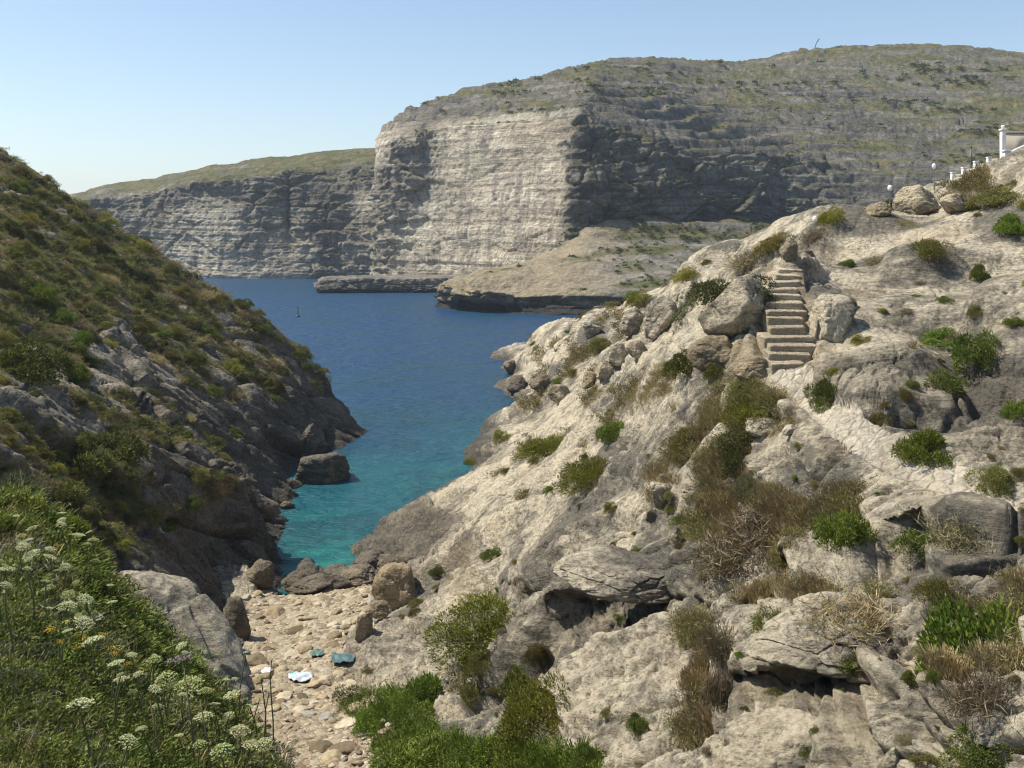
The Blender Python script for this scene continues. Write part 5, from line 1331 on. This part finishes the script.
HEADS = [
 (6,570,15,0,'white flower head at the left border of the bank'),(31,555,14,0,'broad white flower head beside the left-border one'),(50,557,12,2,'flattened grey-white head right of the broad one'),(6,586,11,1,'small round head below the left-border flower'),
 (67,607,15,1,'domed white flower head in the middle of the bank'),(84,623,18,0,'large white flower head in the centre of the bank'),(93,641,18,0,'large white head just below the central one'),(116,663,14,2,'flat white head above the yellow flowers'),
 (121,679,13,2,'flat white head left of the lime green heads'),(81,706,22,1,'big domed white head low on the bank alone'),(128,741,16,1,'domed pale head near the lower border'),(154,660,13,4,'round lime green bud head behind the flat white heads'),
 (165,680,18,3,'broad lime green head at the top of the cluster'),(155,689,11,2,'small white head left under the lime cluster'),(171,687,12,3,'small lime head in the cluster'),(188,687,26,4,'largest lime green head of the bank'),
 (180,659,22,5,'withered grey flower head on a tall dark stalk'),(181,646,10,2,'small flat white head near the slab'),(138,674,9,2,'tiny flat head right of the flat white pair'),(132,655,9,0,'small white head above the lime bud head'),
 (68,595,12,4,'greenish flat head above the domed white head'),(86,599,14,2,'thin flat head beside the slab edge'),(112,602,9,2,'small greenish head near the slab top'),(66,567,10,0,'small white head left of the slab tip'),(50,549,9,2,'white head near the top of the bank'),
 (23,547,12,0,'white head at the top left of the bank'),(32,528,10,2,'small flat head at the upper bank'),(28,540,9,2,'flat head between the two upper-left ones'),(62,513,7,2,'tiny greenish head at the bank edge'),(78,535,12,2,'flat pale head against the dark wall'),
 (205,692,12,3,'pale green head right of the largest lime head'),(204,717,16,0,'white head right of the lime cluster'),(214,704,10,2,'small white head near the slab foot'),(232,695,14,2,'flat white head at the edge above the beach'),(240,732,18,1,'white head low at the bank edge'),(250,744,14,2,'flat white head near the lower border at the bank edge'),
 (228,716,10,0,'small white head on the bank edge'),(264,745,14,1,'round white head overlooking the beach'),(200,745,12,3,'lime head near the lower border'),(222,752,20,3,'wide pale green head at the lower border'),
]
for u_, v_, px_, kd, lb in HEADS: carrot(u_, v_, px_ * 1.22, lb, kd)
r = np.random.default_rng(5)
for k in range(64):
    u_ = r.uniform(0, 110) if k < 44 else r.uniform(110, 280); v_ = (r.uniform(482, 640) if k < 44 else r.uniform(650, 765))
    if v_ < 478 + 0.55 * u_: continue
    carrot(u_, v_, r.uniform(6, 11), 'small pale wild carrot head among the undergrowth of the bank', int(r.choice([0, 2, 4, 4, 3])), 'small wild carrot heads of the flower bank', r.uniform(0.3, 0.6))
# yellow flowers
yh, _ = umbel_arrays(540, 0.5, 14, 5)
ym = plant_mesh('blossoms', yh, L_GOLD); ymd = ym.data; bpy.data.objects.remove(ym)
for u_, v_, px_, lb in [(56, 628, 14, 'yellow flower cluster left of the central white heads'), (78, 641, 16, 'yellow flower cluster beside the large white head'), (100, 636, 10, 'small yellow cluster behind the large white head'), (112, 652, 14, 'yellow flower cluster above the flat white heads'), (128, 664, 9, 'small yellow cluster beside the flat white head'), (60, 641, 7, 'tiny yellow bloom below the left yellow cluster')]:
    Ds = np.linspace(4.5, 13.0, 90); R_ = np.array([pt(u_, v_, d) for d in Ds]); hgt = R_[:, 2] - bank_tps(R_[:, 0], R_[:, 1]); i = np.argmax(hgt < 0.4); hd = R_[i]
    e = place_empty('yellow_flower', (hd[0], hd[1], hd[2] - 0.42), lb, 'flower'); s = obj_from(STEMS[1], 'stem', e); s.scale = (1, 1, 0.42)
    for j in range(4):
        a = obj_from(ymd, 'blossoms', e); q_ = px_ / F * hd[1] / 3; a.scale = (q_,) * 3; a.location = (random.uniform(-1, 1) * q_ * 1.6, random.uniform(-1, 1) * q_ * 2, 0.42 + random.uniform(-.6, .6) * q_)
# bare dead stalks
for u_, v0_, v1_, D_, lb in [(184, 668, 768, 7.2, 'tall bare dark stalk at the right of the bank'), (200, 700, 768, 7.0, 'slanting dead stalk beside the tall dark one'), (150, 700, 770, 6.6, 'thin dead stalk leaning over the lower bank'), (20, 470, 520, 10.5, 'thin dry stalk at the upper left of the bank')]:
    a = pt(u_, v0_, D_); b = pt(u_ + 12, v1_ + 20, D_)
    v, q, t3 = tube_arrays([b, (a + b) / 2 + [0.015, 0, 0], a], np.array([0.008, 0.006, 0.004]), 5); o = raw_mesh('dead_stalk', v, q, M_STEM, tris=t3); tag(o, lb, 'stalk')

# ================================================================== the air
hz = bpy.data.materials.new('haze'); hz.use_nodes = True; ht = hz.node_tree; ht.nodes.clear()
ho = ht.nodes.new('ShaderNodeOutputMaterial'); hv = ht.nodes.new('ShaderNodeVolumePrincipled')
hv.inputs['Color'].default_value = (0.72, 0.84, 1.0, 1); hv.inputs['Density'].default_value = 0.00022; hv.inputs['Anisotropy'].default_value = 0.2
ht.links.new(hv.outputs[0], ho.inputs['Volume'])
x0, x1, y0, y1, z0, z1 = -2400, 2400, -60, 2800, -20, 140
V = np.array([(x, y, z) for z in (z0, z1) for y in (y0, y1) for x in (x0, x1)], float)
Q = np.array([(0, 2, 3, 1), (4, 5, 7, 6), (0, 1, 5, 4), (2, 6, 7, 3), (0, 4, 6, 2), (1, 3, 7, 5)])
tag(raw_mesh('haze', V, Q, hz, smooth=False), 'thin sea haze in the air', 'haze', kind='stuff')
